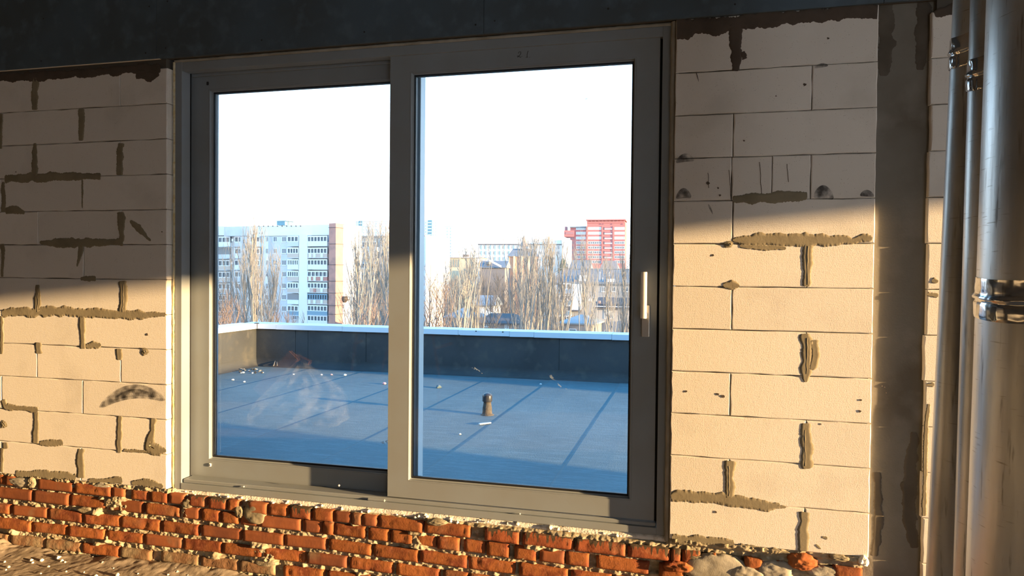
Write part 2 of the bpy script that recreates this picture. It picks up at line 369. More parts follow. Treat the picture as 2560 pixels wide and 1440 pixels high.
for k, js in JR.items():
    xj = [-.085] + [LX(p, k) for p in js] + [.785]
    for a, b in zip(xj[:-1], xj[1:]): block(a, b, Zr(k), Zr(k + 1) + (.05 if k == 4 else 0), wr)
for k in range(-9, 5):
    xj = [.992 + R_.uniform(-.004, .006), 1.30 if k % 2 else 1.592, 1.9 if k % 2 else 2.19, 2.5]
    for a, b in zip(xj[:-1], xj[1:]): block(a, b, Zr(k), Zr(k + 1), wc)

def SM(parent, pts, m='smear', y=0.0, **k):   # (px, py, half width in px) along the smear
    q = []
    for px, py, w in pts:
        x, z = PX(px, py); x2, z2 = PX(px + w, py); x3, z3 = PX(px, py + w)
        q.append((x, z, .5 * (abs(x2 - x) + abs(z3 - z))))
    return smear(q, parent, m, y=-.0012 + y, **k)
# left of the window
for pts in [[(88, 195, 9), (87, 240, 10), (86, 275, 7)], [(204, 272, 8), (203, 310, 8), (202, 352, 6)], [(2, 285, 5), (2, 330, 5), (2, 372, 4)], [(88, 358, 5), (88, 400, 9), (86, 440, 8)], [(301, 358, 9), (299, 395, 9), (299, 438, 8)],
            [(12, 447, 8), (60, 445, 10), (130, 442, 10), (200, 440, 8), (252, 441, 6)], [(206, 450, 2), (206, 480, 2.4), (206, 520, 1)], [(8, 455, 4), (9, 500, 7), (10, 530, 9)], [(14, 526, 8), (40, 524, 9), (62, 533, 3)],
            [(303, 530, 9), (304, 570, 9), (304, 605, 6)], [(326, 552, 3), (345, 572, 9), (377, 602, 2)], [(100, 606, 3), (140, 608, 9), (200, 607, 11), (260, 606, 8), (308, 604, 7)], [(204, 615, 7), (200, 640, 5), (193, 666, 2)], [(6, 610, 6), (8, 650, 5), (6, 692, 3)], [(202, 696, 4), (222, 698, 7), (240, 697, 5)]]:
    SM(wl, pts, 'smear')
for pts in [[(94, 712, 7), (95, 745, 10), (93, 778, 9)], [(306, 702, 10), (309, 740, 11), (307, 782, 10)], [(5, 782, 9), (80, 780, 10), (170, 778, 11), (250, 783, 10), (330, 787, 11), (414, 786, 5)], [(4, 790, 4), (5, 840, 5), (4, 885, 4)],
            [(206, 790, 9), (206, 830, 8), (207, 872, 8)], [(215, 866, 5), (235, 863, 9), (253, 862, 4)], [(96, 856, 8), (96, 884, 11)], [(298, 872, 8), (298, 900, 7)], [(8, 1000, 7), (14, 1018, 8), (60, 1020, 7), (95, 1026, 6)],
            [(91, 1030, 8), (91, 1070, 9), (88, 1108, 8)], [(100, 1108, 6), (130, 1109, 8), (158, 1108, 6)], [(300, 1040, 6), (299, 1080, 9), (297, 1132, 6)], [(382, 1046, 10), (383, 1075, 7), (376, 1100, 11), (372, 1118, 13), (398, 1126, 12), (416, 1126, 6)],
            [(12, 1106, 6), (14, 1122, 8)], [(6, 1120, 4), (4, 1180, 4)], [(201, 1122, 10), (202, 1160, 11), (203, 1195, 11)], [(40, 1186, 7), (80, 1184, 8), (130, 1187, 9), (190, 1192, 8)], [(222, 1202, 4), (260, 1202, 6), (306, 1200, 9)], [(330, 1208, 6), (370, 1206, 10), (408, 1216, 5)], [(310, 1126, 3), (360, 1129, 4), (400, 1133, 3)]]:
    SM(wl, pts, 'smear')
# upper edge, both sides
SM(wl, [(-60, 196, 10), (40, 193, 9), (120, 190, 10), (200, 184, 8), (280, 178, 9), (350, 172, 10), (402, 170, 9)], 'smear_dark', amp=.28)
SM(wl, [(340, 186, 8), (375, 190, 14), (398, 184, 8)], 'smear_dark')
SM(wr, [(1692, 70, 24), (1760, 64, 24), (1830, 60, 22), (1900, 48, 22), (1980, 42, 17), (2060, 38, 22), (2110, 30, 18), (2194, 28, 20)], 'smear_dark', amp=.24, tail=False)
SM(wr, [(1838, 60, 15), (1840, 110, 14), (1842, 150, 14), (1838, 178, 9)], 'smear_dark')
SM(wr, [(1855, 130, 6), (1862, 148, 6)], 'smear_dark')
# right of the window
for pts in [[(1832, 500, 10), (1880, 496, 13), (1930, 494, 12), (1980, 490, 15), (2018, 488, 9)], [(1832, 600, 5), (1860, 600, 12), (1915, 598, 17), (1970, 600, 15), (2030, 600, 17), (2075, 600, 14), (2108, 598, 15), (2130, 602, 7), (2155, 594, 11), (2180, 597, 7)],
            [(1850, 614, 5), (1910, 620, 8), (1965, 620, 6)], [(2020, 612, 13), (2019, 660, 11), (2018, 716, 11)], [(1808, 712, 6), (1830, 712, 12), (1848, 716, 5)], [(2012, 834, 14), (2018, 880, 14), (2016, 930, 14), (2014, 955, 6)], [(2034, 850, 10), (2038, 890, 11), (2030, 925, 7)],
            [(2014, 1058, 12), (2018, 1110, 14), (2016, 1160, 14), (2018, 1172, 12)], [(1826, 1152, 14), (1824, 1200, 12), (1822, 1245, 12)], [(1678, 1240, 12), (1730, 1242, 14), (1800, 1244, 15), (1850, 1254, 15), (1905, 1264, 14), (1950, 1264, 8)], [(1945, 1266, 6), (1965, 1268, 3)],
            [(2012, 1280, 11), (2008, 1330, 11), (2010, 1378, 11)], [(1680, 1344, 12), (1720, 1349, 11), (1780, 1352, 12), (1835, 1362, 9)], [(1850, 1366, 7), (1890, 1370, 8), (1922, 1378, 4)], [(1930, 1374, 6), (1975, 1384, 3)], [(2040, 1362, 5), (2052, 1372, 2)], [(2056, 1342, 3), (2068, 1346, 4)]]:
    SM(wr, pts, 'smear')
for pts in [[(2330, 700, 10), (2345, 704, 6)], [(2318, 735, 5), (2345, 740, 5)], [(2316, 962, 4), (2335, 960, 7)], [(2322, 1010, 3), (2316, 1060, 5), (2314, 1120, 5), (2312, 1200, 5), (2310, 1290, 6)]]:
    SM(wc, pts, 'smear')
SM(wc, [(2336, 36, 8), (2352, 30, 14), (2390, 22, 14)], 'smear_dark')
# raised mortar ridges left in some joints, deep chips with shadow
for a, b in (((2018, 845), (2017, 935)), ((2013, 1075), (2013, 1165)), ((1822, 1165), (1823, 1240)), ((309, 710), (308, 780)), ((96, 720), (95, 780)), ((2020, 615), (2019, 712))):
    pts = []
    for i in range(9):
        x, z = PX(a[0] + (b[0] - a[0]) * i / 8 + R_.uniform(-1.2, 1.2), a[1] + (b[1] - a[1]) * i / 8); pts.append((x, -.0012, z))
    MB().tube(pts, [.0010 + R_.uniform(0, .0012) for _ in pts], 5).build('mortar_ridge', M['smear'], wr if a[0] > 1000 else wl, smooth=True)
for px, py, r in ((362, 880, 13), (10, 1062, 15), (1822, 612, 10)):
    x, z = PX(px, py); n = 14
    ring = [(x + math.cos(t) * r / 440 * R_.uniform(.6, 1.15), z + math.sin(t) * r / 520 * R_.uniform(.6, 1.1)) for t in [2 * math.pi * i / n for i in range(n)]]
    P = np.array([[(x + (p[0] - x) * f, -.002 - .005 * (1 - f) * R_.uniform(.6, 1.2) + (.012 if f < .4 and i % 3 else 0), z + (p[1] - z) * f) for i, p in enumerate(ring + ring[:1])] for f in (1, .75, .45, .2, .02)])
    grid_obj('mortar_lump', P, M['smear'], wl if px < 1000 else wr, smooth=False)
def arc(px0, py0, px1, py1, sag, w, parent, m):
    rows = []
    for j in range(5):
        r = []
        for i in range(25):
            t = i / 24; px = px0 + (px1 - px0) * t; py = py0 + (py1 - py0) * t - sag * 4 * t * (1 - t) + (j - 2) * w * .5 * (math.sin(math.pi * t) ** .5 + .05)
            x, z = PX(px, py); r.append((x, -.0022, z))
        rows.append(r)
    return grid_obj('scuff_mark', np.array(rows), M[m], parent)
arc(252, 1018, 414, 1000, 30, 17, wl, 'scuff'); arc(285, 1000, 390, 992, 14, 9, wl, 'scuff')
arc(1690, 405, 1735, 400, 8, 10, wr, 'scuff'); arc(2034, 490, 2084, 494, 12, 16, wr, 'scuff'); arc(2150, 488, 2185, 490, 6, 8, wr, 'scuff'); arc(1690, 494, 1728, 492, 10, 12, wr, 'scuff'); arc(2036, 170, 2070, 164, 3, 5, wr, 'scuff'); arc(1740, 182, 1747, 205, 2, 3, wr, 'soot'); arc(1770, 512, 1782, 535, 2, 5, wr, 'scuff')
for px, a, b in ((1823, 425, 500), (1899, 405, 488), (1968, 410, 455), (1770, 432, 470)):
    pts = [PX(px + R_.uniform(-1, 1) + (b - a) * .06 * i / 5, a + (b - a) * i / 5) for i in range(6)]
    MB().tube([(p[0], -.0006, p[1]) for p in pts], .0012, 4).build('scratch', M['smear_dark'], wr)
for px, py, r in ((1770, 458, 4), (1800, 488, 3), (1795, 470, 2.5), (1790, 1280, 3), (1783, 638, 3), (1860, 352, 2), (2012, 212, 4), (2150, 1028, 3), (2152, 1000, 2.5), (1808, 990, 4), (1795, 985, 3), (1716, 978, 3), (2052, 1060, 2), (368, 836, 4), (40, 430, 2), (405, 580, 2), (2070, 96, 3), (1940, 240, 2)):
    x, z = PX(px, py); n = 9
    MB().prism([(x + math.cos(t) * r / 480 * R_.uniform(.5, 1.2), z + math.sin(t) * r / 540 * R_.uniform(.5, 1.2)) for t in [-2 * math.pi * i / n for i in range(n)]][::-1], -.0018, .002).build('speck', M['smear_dark'], wl if px < 1000 else wr)

# concrete column, set back between the two block panels
col = MB().box(.74, 1.06, .032, OUT_Y, 0, 3.4).build('concrete_column', M['concrete'], kind='structure')
tag(col, 'grey concrete column set back between two block wall panels')
def colsm(pts, m, seed):
    q = []
    for px, py, w in pts:
        x, z = PX(px, py, .032); q.append((x, z, w / 560))
    smear(q, col, m, y=.0311, th=.0004, seed=seed)
colsm([(2214, -20, 16), (2214, 60, 20), (2216, 130, 18), (2208, 190, 12)], 'wet', 5)
colsm([(2310, -20, 14), (2308, 60, 16), (2306, 120, 16), (2300, 175, 9)], 'wet', 8)
colsm([(2286, 1080, 10), (2274, 1200, 16), (2272, 1300, 16), (2285, 1370, 10)], 'wet', 11)
colsm([(2192, 1180, 9), (2196, 1300, 12), (2186, 1390, 8)], 'wet', 13)
for px, py in ((2212, 968), (2216, 982), (2206, 965)):
    x, z = PX(px, py, .031); MB().lathe([(.002, -.002), (.003, 0), (.0015, .002)], x, .031, z, 8).build('rust_fleck', M['house_brown'], col)

# dark boarding above the window
fas = empty('trim_1', (0, 0, 2.9), kind='structure')
cuts = [-5.3, XZ(395, 2.97), XZ(1211, 2.93), .80, 2.9]
for a, b in zip(cuts[:-1], cuts[1:]):
    MB().box(a + .0012, b - .0012, -.014, .004, 2.900, ZC).build('board', M['fascia'], fas, bevel=.0012)
MB().box(-9, XR, .004, .30, 2.905, ZC).build('lintel', M['core'], fas)
for a, b in zip(cuts[:-1], cuts[1:]):
    for px in range(4):
        x = a + .06 + (b - a - .12) * px / 3
        for z in (2.955, 3.20):
            u, w = x + R_.uniform(-.02, .02), z + R_.uniform(-.02, .02)
            MB().tube([(u, -.0142, w), (u, -.0158, w)], [.0045, .0036], 10).build('screw', M['gasket'], fas)
MB().box(-5.3, -2.93, -.013, .0, 2.8975, 2.9005).build('edge_strip', M['plaster'], fas)
# ------------------------------------------------------------------ brick plinth under the window
wb = MB().box(-9.0, .77, .070, OUT_Y, -.1, .446).build('wall_lower', M['core'], kind='structure')
CZ = {1: ([-4, -1.8, -.4, .8], [.412, .392, .374, .368], .058), 2: ([-4, -1.8, -.4, .8], [.330, .323, .298, .29], .064), 3: ([-4, -1.8, -.4, .8], [.231, .235, .214, .205], .060), 4: ([-4, -1.8, -.4, .8], [.140, .152, .128, .12], .060), 5: ([-4, -1.8, -.4, .8], [.047, .066, .045, .04], .058)}
def cz(c, x): return float(np.interp(x, CZ[c][0], CZ[c][1]))
def A(o, *sp): return [(o[0] + a / o[1], o[0] + b / o[1]) for a, b in sp]
cA, cB, cC, cD = (0, 4.0), (600, 4.0), (1200, 4.571), (1660, 4.741)
BR = {
 1: A(cA, (60, 150), (385, 730), (750, 1105), (1115, 1245), (1310, 1480), (1505, 1670), (1690, 1850), (1885, 2050), (2090, 2262), (2280, 2385)) + A(cB, (85, 272), (285, 472), (502, 705), (728, 925), (935, 1112), (1118, 1215), (1220, 1372), (1388, 1822), (1845, 2298)) + A(cC, (55, 447), (490, 1062), (1085, 1662), (1690, 2172), (2182, 2292), (2312, 2520)) + A(cD, (570, 612), (955, 1172), (1330, 1405), (2005, 2350)),
 2: A(cA, (-40, 315), (332, 676), (690, 1050), (1075, 1418), (1450, 1786), (1820, 1987), (2015, 2192), (2208, 2377), (2398, 2572)) + A(cB, (190, 597), (622, 807), (822, 930), (938, 1247), (1280, 1482), (1505, 1722), (1745, 1950), (1972, 2190), (2235, 2442)) + A(cC, (75, 327), (393, 637), (680, 962), (980, 1242), (1325, 1930)) + A(cD, (-60, 235), (1480, 1830)),
 3: A(cA, (-60, 87), (120, 461), (482, 822), (838, 1200), (1213, 1592), (1613, 1977), (2008, 2402), (2425, 2828)) + A(cB, (443, 852), (888, 1308), (1335, 1776), (1800, 2262), (2282, 2745)) + A(cC, (447, 1002), (1040, 1500), (1530, 2050)),
 4: A(cA, (-60, 302), (315, 657), (680, 1037), (1062, 1422), (1440, 1812), (1824, 2207), (2220, 2608)) + A(cB, (230, 637), (665, 1062), (1095, 1520), (1558, 1990), (2030, 2275), (2290, 2560)) + A(cC, (150, 640), (680, 1200)),
 5: A(cA, (-280, 72), (105, 442), (455, 802), (820, 1187), (1203, 1500), (1600, 1977), (2000, 2372), (2400, 2745)) + A(cB, (432, 832), (870, 1290), (1320, 1750), (1790, 2220)),
}
def make_brick(x0, x1, z, h, m, tilt=0.0, out=0.0, worn=.5):
    nx = max(5, int((x1 - x0) / .015)); nz = 6
    cx = (x0 + x1) / 2; hw = (x1 - x0) / 2; s = R_.randint(0, 9999)
    u = np.linspace(-1, 1, nx + 1); v = np.linspace(-1, 1, nz + 1)
    U, V = np.meshgrid(u, v)
    rx = np.sign(U) * np.abs(U) ** .8; rz = np.sign(V) * np.abs(V) ** .75
    ex = 1 + .035 * worn * (fbm(V * 1.5 + s, U * 0 + 3.3, s) - .5) * 2; ez = 1 + .16 * worn * (fbm(U * hw * 40 + s, V * 0 + 1.7, s + 1) - .55)
    px = rx * hw * np.where(np.abs(U) > .99, ex, 1); pz = rz * h / 2 * np.where(np.abs(V) > .99, ez, 1)
    edge = np.maximum(np.clip((np.abs(px) - (hw - .008)) / .008, 0, 1), np.clip((np.abs(pz) - (h / 2 - .008)) / .008, 0, 1))
    py = .006 * edge ** 2 + worn * .0055 * (fbm(px * 40 + s, pz * 40, s + 2, 3) - .5) + worn * .0035 * np.clip(vnoise(px * 60, pz * 25 + s, s + 5) - .72, 0, 1) * 8
    f = np.stack([px, py, pz], -1)
    ring = [(0, i) for i in range(nx + 1)] + [(j, nx) for j in range(1, nz + 1)] + [(nz, i) for i in range(nx - 1, -1, -1)] + [(j, 0) for j in range(nz - 1, 0, -1)]
    b = MB(); verts = [tuple(p) for p in f.reshape(-1, 3)]; W_ = nx + 1
    faces = [(j * W_ + i, j * W_ + i + 1, (j + 1) * W_ + i + 1, (j + 1) * W_ + i) for j in range(nz) for i in range(nx)]
    n0 = len(verts); R = [j * W_ + i for j, i in ring]; k = len(R)
    verts += [(f[j, i, 0], .11, f[j, i, 2]) for j, i in ring]
    faces += [(R[i], n0 + i, n0 + (i + 1) % k, R[(i + 1) % k]) for i in range(k)]
    b.add(verts, faces)
    o = b.build('brick', m, wb, smooth=True)
    o.location = (cx, out, z); o.rotation_euler = (R_.uniform(-.02, .02), tilt, R_.uniform(-.012, .012)); o.matrix_parent_inverse = Matrix.Identity(4)
    return o
def auto_fill(c, x0, x1):
    r = []; x = x0
    while x < x1:
        l = R_.choice((.25, .25, .25, .12)); r.append((x, min(x + l, x1))); x += l + .014
    return [p for p in r if p[1] - p[0] > .05]
for c in BR:
    sp = []
    for a, b in BR[c]:
        z = cz(c, XZ(a, .3)); sp.append((XZ(a, cz(c, XZ(a, .3))), XZ(b, cz(c, XZ(b, .3)))))
    sp = auto_fill(c, -5.25, sp[0][0] - .014) + sp + auto_fill(c, sp[-1][1] + .014, .76)
    for x0, x1 in sp:
        xm = (x0 + x1) / 2; z0, z1 = cz(c, x0), cz(c, x1)
        if c == 1 and xm > -.95 and xm < .1: m = M['brick_drip']
        elif c == 1 and -2.9 < xm < -1.6 and R_.random() < .4: m = M['brick_drip']
        elif c == 5: m = R_.choice((M['brick_dusty'], M['brick_dusty'], M['brick']))
        else: m = R_.choice((M['brick'], M['brick'], M['brick_smooth']))
        make_brick(x0, x1, cz(c, xm), CZ[c][2] + R_.uniform(-.003, .004), m, tilt=-(z1 - z0) / max(.02, x1 - x0) + R_.uniform(-.012, .012), out=R_.uniform(-.004, .005) - (.006 if c == 1 else 0), worn=.25 if m is M['brick_smooth'] else R_.uniform(.5, 1))
# ragged mortar between and over the bricks: one uncountable crust
xs = np.arange(-5.25, .768, .0046); zs = np.arange(-.03, .454, .0046)
X, Z = np.meshgrid(xs, zs)
def crust(X, Z):
    inb = np.zeros_like(X)
    for c in CZ:
        zc_ = np.interp(X, CZ[c][0], CZ[c][1]); d = np.clip(1 - np.abs(Z - zc_) / (CZ[c][2] / 2 - .004), 0, 1)
        inb = np.maximum(inb, np.minimum(d * 6, 1))
    y = .021 - .028 * (fbm(X * 36, Z * 52, 31, 3) - .34) - .010 * (fbm(X * 110, Z * 110, 37, 2) - .4)
    y = y + inb * .012
    big = fbm(X * 6.5 + 3, Z * 9, 41, 3)                    # patches smeared over the faces
    lap = np.clip((big - .575) * 9, 0, 1) * np.clip((.44 - Z) / .05, 0, 1)
    y = y - lap * (.024 + .006 * fbm(X * 60, Z * 60, 45, 2))
    low = np.clip((.05 - Z) / .05, 0, 1) * np.clip(vnoise(X * 5, X * 0, 51) * 1.8 - .3, 0, 1)
    y = y - low * .026
    top = np.clip((Z - .418) / .012, 0, 1)                  # bed under the frame: sinks back
    return y + top * .03 * ((X > -2.86) & (X < -.1)) - top * .012 * ((X <= -2.88) | (X >= -.08)) * (1 + fbm(X * 30, Z * 30, 61, 3))
grid_obj('mortar_crust', np.stack([X, crust(X, Z), Z], -1), M['mortar'], wb, smooth=True, kind='stuff')
def lump(px, py, w, h, th, m='mortar_pale', y=-.002, seed=1, name='mortar_smear'):
    x, z = PX(px, py); x1, _ = PX(px + w, py); _, z1 = PX(px, py - h)
    a, b = x1 - x, z1 - z
    u = np.linspace(-1, 1, 26); U, V = np.meshgrid(u, u)
    r = np.sqrt(U * U + V * V) + 1e-6; k = np.maximum(np.abs(U), np.abs(V)) / r
    U, V = U * k, V * k; r = np.hypot(U, V); th_ = np.arctan2(V, U); r2 = r ** 3
    rag = 1 + r2 * (.5 * (vnoise(np.cos(th_) * 1.4 + 5, np.sin(th_) * 1.4 + seed, seed) - .5) + .14 * (vnoise(np.cos(th_) * 5 + 20, np.sin(th_) * 5 + seed, seed + 4) - .5))
    Y = y + .004 - th * np.clip(1 - r ** 5, 0, 1) ** .6 * (.45 + .8 * fbm(U * 1.6 + seed, V * 1.6, seed, 4)) + .012 * (r > .97)
    return grid_obj(name, np.stack([x + U * a * rag, Y, z + V * b * rag], -1), M[m], wb)
lump(636, 1286, 26, 26, .014, 'smear', seed=3); lump(598, 1280, 12, 16, .014, 'smear', seed=4)
lump(1792, 1420, 84, 40, .016, seed=5); lump(1868, 1436, 46, 26, .022, seed=6); lump(1935, 1424, 46, 24, .018, seed=7); lump(1748, 1396, 30, 9, .014, 'smear', seed=8); lump(2060, 1432, 40, 16, .014, seed=25)
lump(255, 1216, 24, 10, .010, seed=9); lump(52, 1204, 34, 12, .018, seed=10); lump(80, 1206, 12, 14, .022, 'smear', seed=11); lump(150, 1212, 40, 7, .008, seed=12)
lump(470, 1258, 14, 12, .012, 'smear', seed=14); lump(214, 1276, 22, 8, .009, 'mortar', seed=15); lump(2098, 1394, 30, 9, .02, 'smear', seed=17); lump(2158, 1402, 14, 14, .02, 'foam_white', seed=18)
lump(664, 1406, 26, 12, .010, 'mortar', seed=21); lump(1090, 1306, 26, 8, .02, 'smear', seed=22); lump(2004, 1404, 40, 21, .034, 'brick', seed=23, name='broken_brick'); lump(1695, 1414, 40, 15, .030, 'brick', seed=27, name='broken_brick')

# ------------------------------------------------------------------ sliding window
win = empty('window_1', (0, 0, 0), kind='structure')
FR = empty('outer_frame', (0, 0, 0), win)
def part(name, boxes, m='frame', parent=FR, bevel=.0012):
    b = MB()
    for q in boxes: b.box(*q)
    return b.build(name, M[m], parent, bevel=bevel)
part('jamb', [(-2.866, -2.822, .036, .106, .449, 2.888)]); part('jamb', [(-2.866, -2.846, .106, .215, .449, 2.888)])
part('jamb', [(-.146, -.106, .038, .215, .449, 2.888)])
part('head', [(-2.8225, -.1455, .037, .100, 2.838, 2.886), (-2.8225, -.1455, .100, .215, 2.862, 2.888)])
part('head_track', [(-2.8225, -.1455, .118, .130, 2.826, 2.862)])
part('sill', [(-2.8225, -.1455, .034, .215, .449, .484)])
part('threshold', [(-2.815, -.150, .042, .128, .484, .506)], bevel=.004); part('rail_track', [(-2.8225, -.1455, .128, .215, .484, .497)])
part('end_cap', [(-1.66, -1.556, .030, .042, .484, .500)], bevel=.006)
def mitred(parent, name, x0, x1, z0, z1, side, prof, wx, wz, m='frame'):
    """one member of a sash: profile of (w, y) swept along a side, cut at the mitres"""
    rows = [[], []]
    for w, y in prof:
        ax, az = w * wx, w * wz
        c = {'b': ((x0 + ax, z0 + az), (x1 - ax, z0 + az)), 't': ((x1 - ax, z1 - az), (x0 + ax, z1 - az)), 'l': ((x0 + ax, z1 - az), (x0 + ax, z0 + az)), 'r': ((x1 - ax, z0 + az), (x1 - ax, z1 - az))}[side]
        rows[0].append((c[0][0], y, c[0][1])); rows[1].append((c[1][0], y, c[1][1]))
    n = len(prof); f = [(i, (i + 1) % n, (i + 1) % n + n, i + n) for i in range(n)] + [tuple(range(n - 1, -1, -1)), tuple(range(n, 2 * n))]
    return MB().add(rows[0] + rows[1], f).build(name, M[m], parent)
def sash(x0, x1, z0, z1, y, wl_, wz_):
    s = empty('sash', (0, 0, 0), win)
    pr = [(0, y + .0012), (.0012 , y), (.868, y), (.872, y + .0015), (.876, y), (.925, y), (.935, y + .002), (.935, y + .020), (1.0, y + .024), (1.0, y + .068), (0, y + .068)]
    for side in 'btlr': mitred(s, 'stile' if side in 'lr' else 'rail', x0, x1, z0, z1, side, pr, wl_, wz_)
    gx0, gx1, gz0, gz1 = x0 + wl_, x1 - wl_, z0 + wz_, z1 - wz_
    g = [(0.0, y + .0235), (.0045, y + .021), (.0045, y + .027), (0.0, y + .030)]
    for side in 'btlr': mitred(s, 'gasket', gx0 - .002, gx1 + .002, gz0 - .002, gz1 + .002, side, g, 1, 2.6 if side == 'b' else 1.4, 'gasket')
    e = .012
    MB().box(gx0 - e, gx1 + e, y + .026, y + .030, gz0 - e, gz1 + e).build('pane', M['glass'], s)
    MB().box(gx0 - e, gx1 + e, y + .050, y + .054, gz0 - e, gz1 + e).build('pane', M['glass'], s)
    sp = MB(); w = .006
    for q in ((gx0 - e, gx0 + w, gz0 - e, gz1 + e), (gx1 - w, gx1 + e, gz0 - e, gz1 + e), (gx0 + w, gx1 - w, gz0 - e, gz0 + w), (gx0 + w, gx1 - w, gz1 - w, gz1 + e)): sp.box(q[0], q[1], y + .0302, y + .0498, q[2], q[3])
    sp.build('spacer', M['spacer'], s)
    return s
SL = sash(-2.838, -1.415, .500, 2.852, .135, .134, .114)
MB().box(-1.4150, -1.4120, .137, .203, .505, 2.847).build('skylit_end_strip', M['white'], SL)  # added white strip: sky light on the stile's end put into its colour
SR = sash(-1.551, -.158, .512, 2.842, .050, .128, .103)
MB().box(-.1585, -.1455, .072, .11, .506, 2.862).build('brush_seal', M['gasket'], FR); MB().box(-2.845, -2.8405, .12, .19, .5, 2.85).build('brush_seal', M['gasket'], FR)
# handle
h = empty('handle', (0, 0, 0), win)
MB().box(-.228, -.191, .036, .050, 1.404, 1.556).build('base_plate', M['steel'], h, bevel=.003, seg=2)
lv = MB(); lv.tube([(-.217, -.001, 1.494), (-.217, -.001, 1.4955), (-.217, -.001, 1.7145), (-.217, -.001, 1.716)], [.0135, .0145, .0145, .0135], 16); lv.v = [(x, -.001 + (y + .001) * .75, z) for x, y, z in lv.v]; lv.build('lever', M['handle'], h, smooth=False)
MB().tube([(-.214, .036, 1.512), (-.214, .004, 1.512)], .0125, 14).build('spindle', M['steel'], h)
# plugged fixing holes on the rear sash, pencilled number on the front sash
for px, py in ((526, 1162), (520, 209)):
    x, z = PX(px, py, .135)
    MB().box(x - .007, x + .007, .128, .136, z - .010, z + .010).build('hole_cap', M['white'] if py > 500 else M['gasket'], SL, bevel=.003)
    if py > 500: MB().box(x - .0025, x + .0025, .1272, .129, z - .004, z + .004).build('hole_cap_slot', M['gasket'], SL)
for st in ([(1296, 134), (1297, 130.5), (1300, 129), (1302.4, 130.5), (1302, 134), (1299.5, 138.5), (1296, 142), (1293.5, 142.6), (1293, 140.6), (1295, 139.6), (1298, 142), (1301.5, 143.2), (1302.5, 141.5)], [(1304.4, 141), (1305.2, 141.6)], [(1320.6, 127), (1319, 131), (1318, 136), (1317.8, 142.5)], [(1314.6, 143.6), (1317.5, 142.6), (1320, 143)], [(1323.8, 142.8), (1324.6, 143.6)]):
    MB().tube([(lambda q: (q[0], .0497, q[1]))(PX(a, b, .05)) for a, b in st], .0012, 5).build('pencil_stroke', M['ink'], SR)
# mounting foam around the frame
def rough_strip(x0, x1, y0, y1, z0, z1, m, seed, along, amp=.006, name='foam_strip'):
    n = int(max(x1 - x0, z1 - z0) / .006); k = 10
    t = np.linspace(0, 1, n); th = np.linspace(0, 2 * math.pi, k)
    T, TH = np.meshgrid(t, th)
    if along == 'z':
        cz_ = z0 + T * (z1 - z0); a = (x1 - x0) / 2; b = (y1 - y0) / 2
        r = 1 + amp * 60 * (fbm(cz_ * 30, TH * 1.2, seed, 3) - .5)
        P = np.stack([(x0 + x1) / 2 + a * np.cos(TH) * r, (y0 + y1) / 2 - b * np.sin(TH) * r, cz_], -1)
    else:
        cx_ = x0 + T * (x1 - x0); a = (z1 - z0) / 2; b = (y1 - y0) / 2
        r = 1 + amp * 60 * (fbm(cx_ * 34, TH * 1.2, seed, 3) - .5)
        P = np.stack([cx_, (y0 + y1) / 2 - b * np.sin(TH) * r, (z0 + z1) / 2 + a * np.cos(TH) * r], -1)
    return grid_obj(name, P[:, ::1], M[m], win)
rough_strip(-2.888, -2.862, .034, .075, .43, 2.89, 'foam', 3, 'z', .006)
rough_strip(-.109, -.080, .014, .060, .43, 2.90, 'mortar_pale', 5, 'z', .008)
rough_strip(-2.87, -.09, .028, .085, .408, .450, 'foam_white', 7, 'x', .004)
rough_strip(-2.87, -.09, .030, .07, 2.884, 2.906, 'mortar_pale', 9, 'x', .006)
for i in range(46):
    x = R_.uniform(-2.82, -.2); r = R_.uniform(.005, .012)
    n = 7; b = MB(); b.lathe([(r * .3, -r * .8), (r * .9, -r * .3), (r, .2 * r), (r * .5, r * .8)], x, .026 + R_.uniform(-.006, .01), .430 + R_.uniform(-.012, .010), n)
    b.v = [(p[0] + R_.uniform(-.3, .3) * r, p[1] + R_.uniform(-.3, .3) * r, p[2] + R_.uniform(-.3, .3) * r) for p in b.v]
    b.build('foam_blob', M['foam_white'], win, smooth=True)
for px, py, a in ((848, 1213, .006), (610, 1216, .005), (1300, 1284, .004)):
    x, z = PX(px, py, .036); MB().lathe([(a * .4, -a), (a, -.2 * a), (a * .7, a * .6)], x, .034, z, 7).build('foam_blob', M['foam_white'], win)
# smudges on the panes
def smudge(pts, w, parent, y):
    rows = []
    for j in (-1, -.3, .3, 1):
        r = []
        for i, (px, py) in enumerate(pts):
            wd = w * (1 - .75 * i / (len(pts) - 1)) * (.8 + .4 * R_.random()); x, z = PX(px + j * wd * .7, py - j * wd * .3, y); r.append((x, y - .0006, z))
        rows.append(r)
    grid_obj('smudge', np.array(rows), M['smudge'], parent)
smudge([(1374, 938), (1381, 946), (1392, 958), (1405, 969), (1424, 975)], 5, SR, .0755)
smudge([(1182, 917), (1188, 922), (1196, 926), (1206, 934)], 5, SR, .0755)
smudge([(1453, 238), (1466, 248), (1474, 240), (1479, 250)], 9, SR, .0755)
smudge([(955, 1104), (958, 1108), (963, 1111)], 6, SL, .1605); smudge([(966, 1101), (968, 1106), (971, 1112)], 5, SL, .1605)
smudge([(1022, 910), (1028, 918), (1034, 926)], 4, SR, .0755)
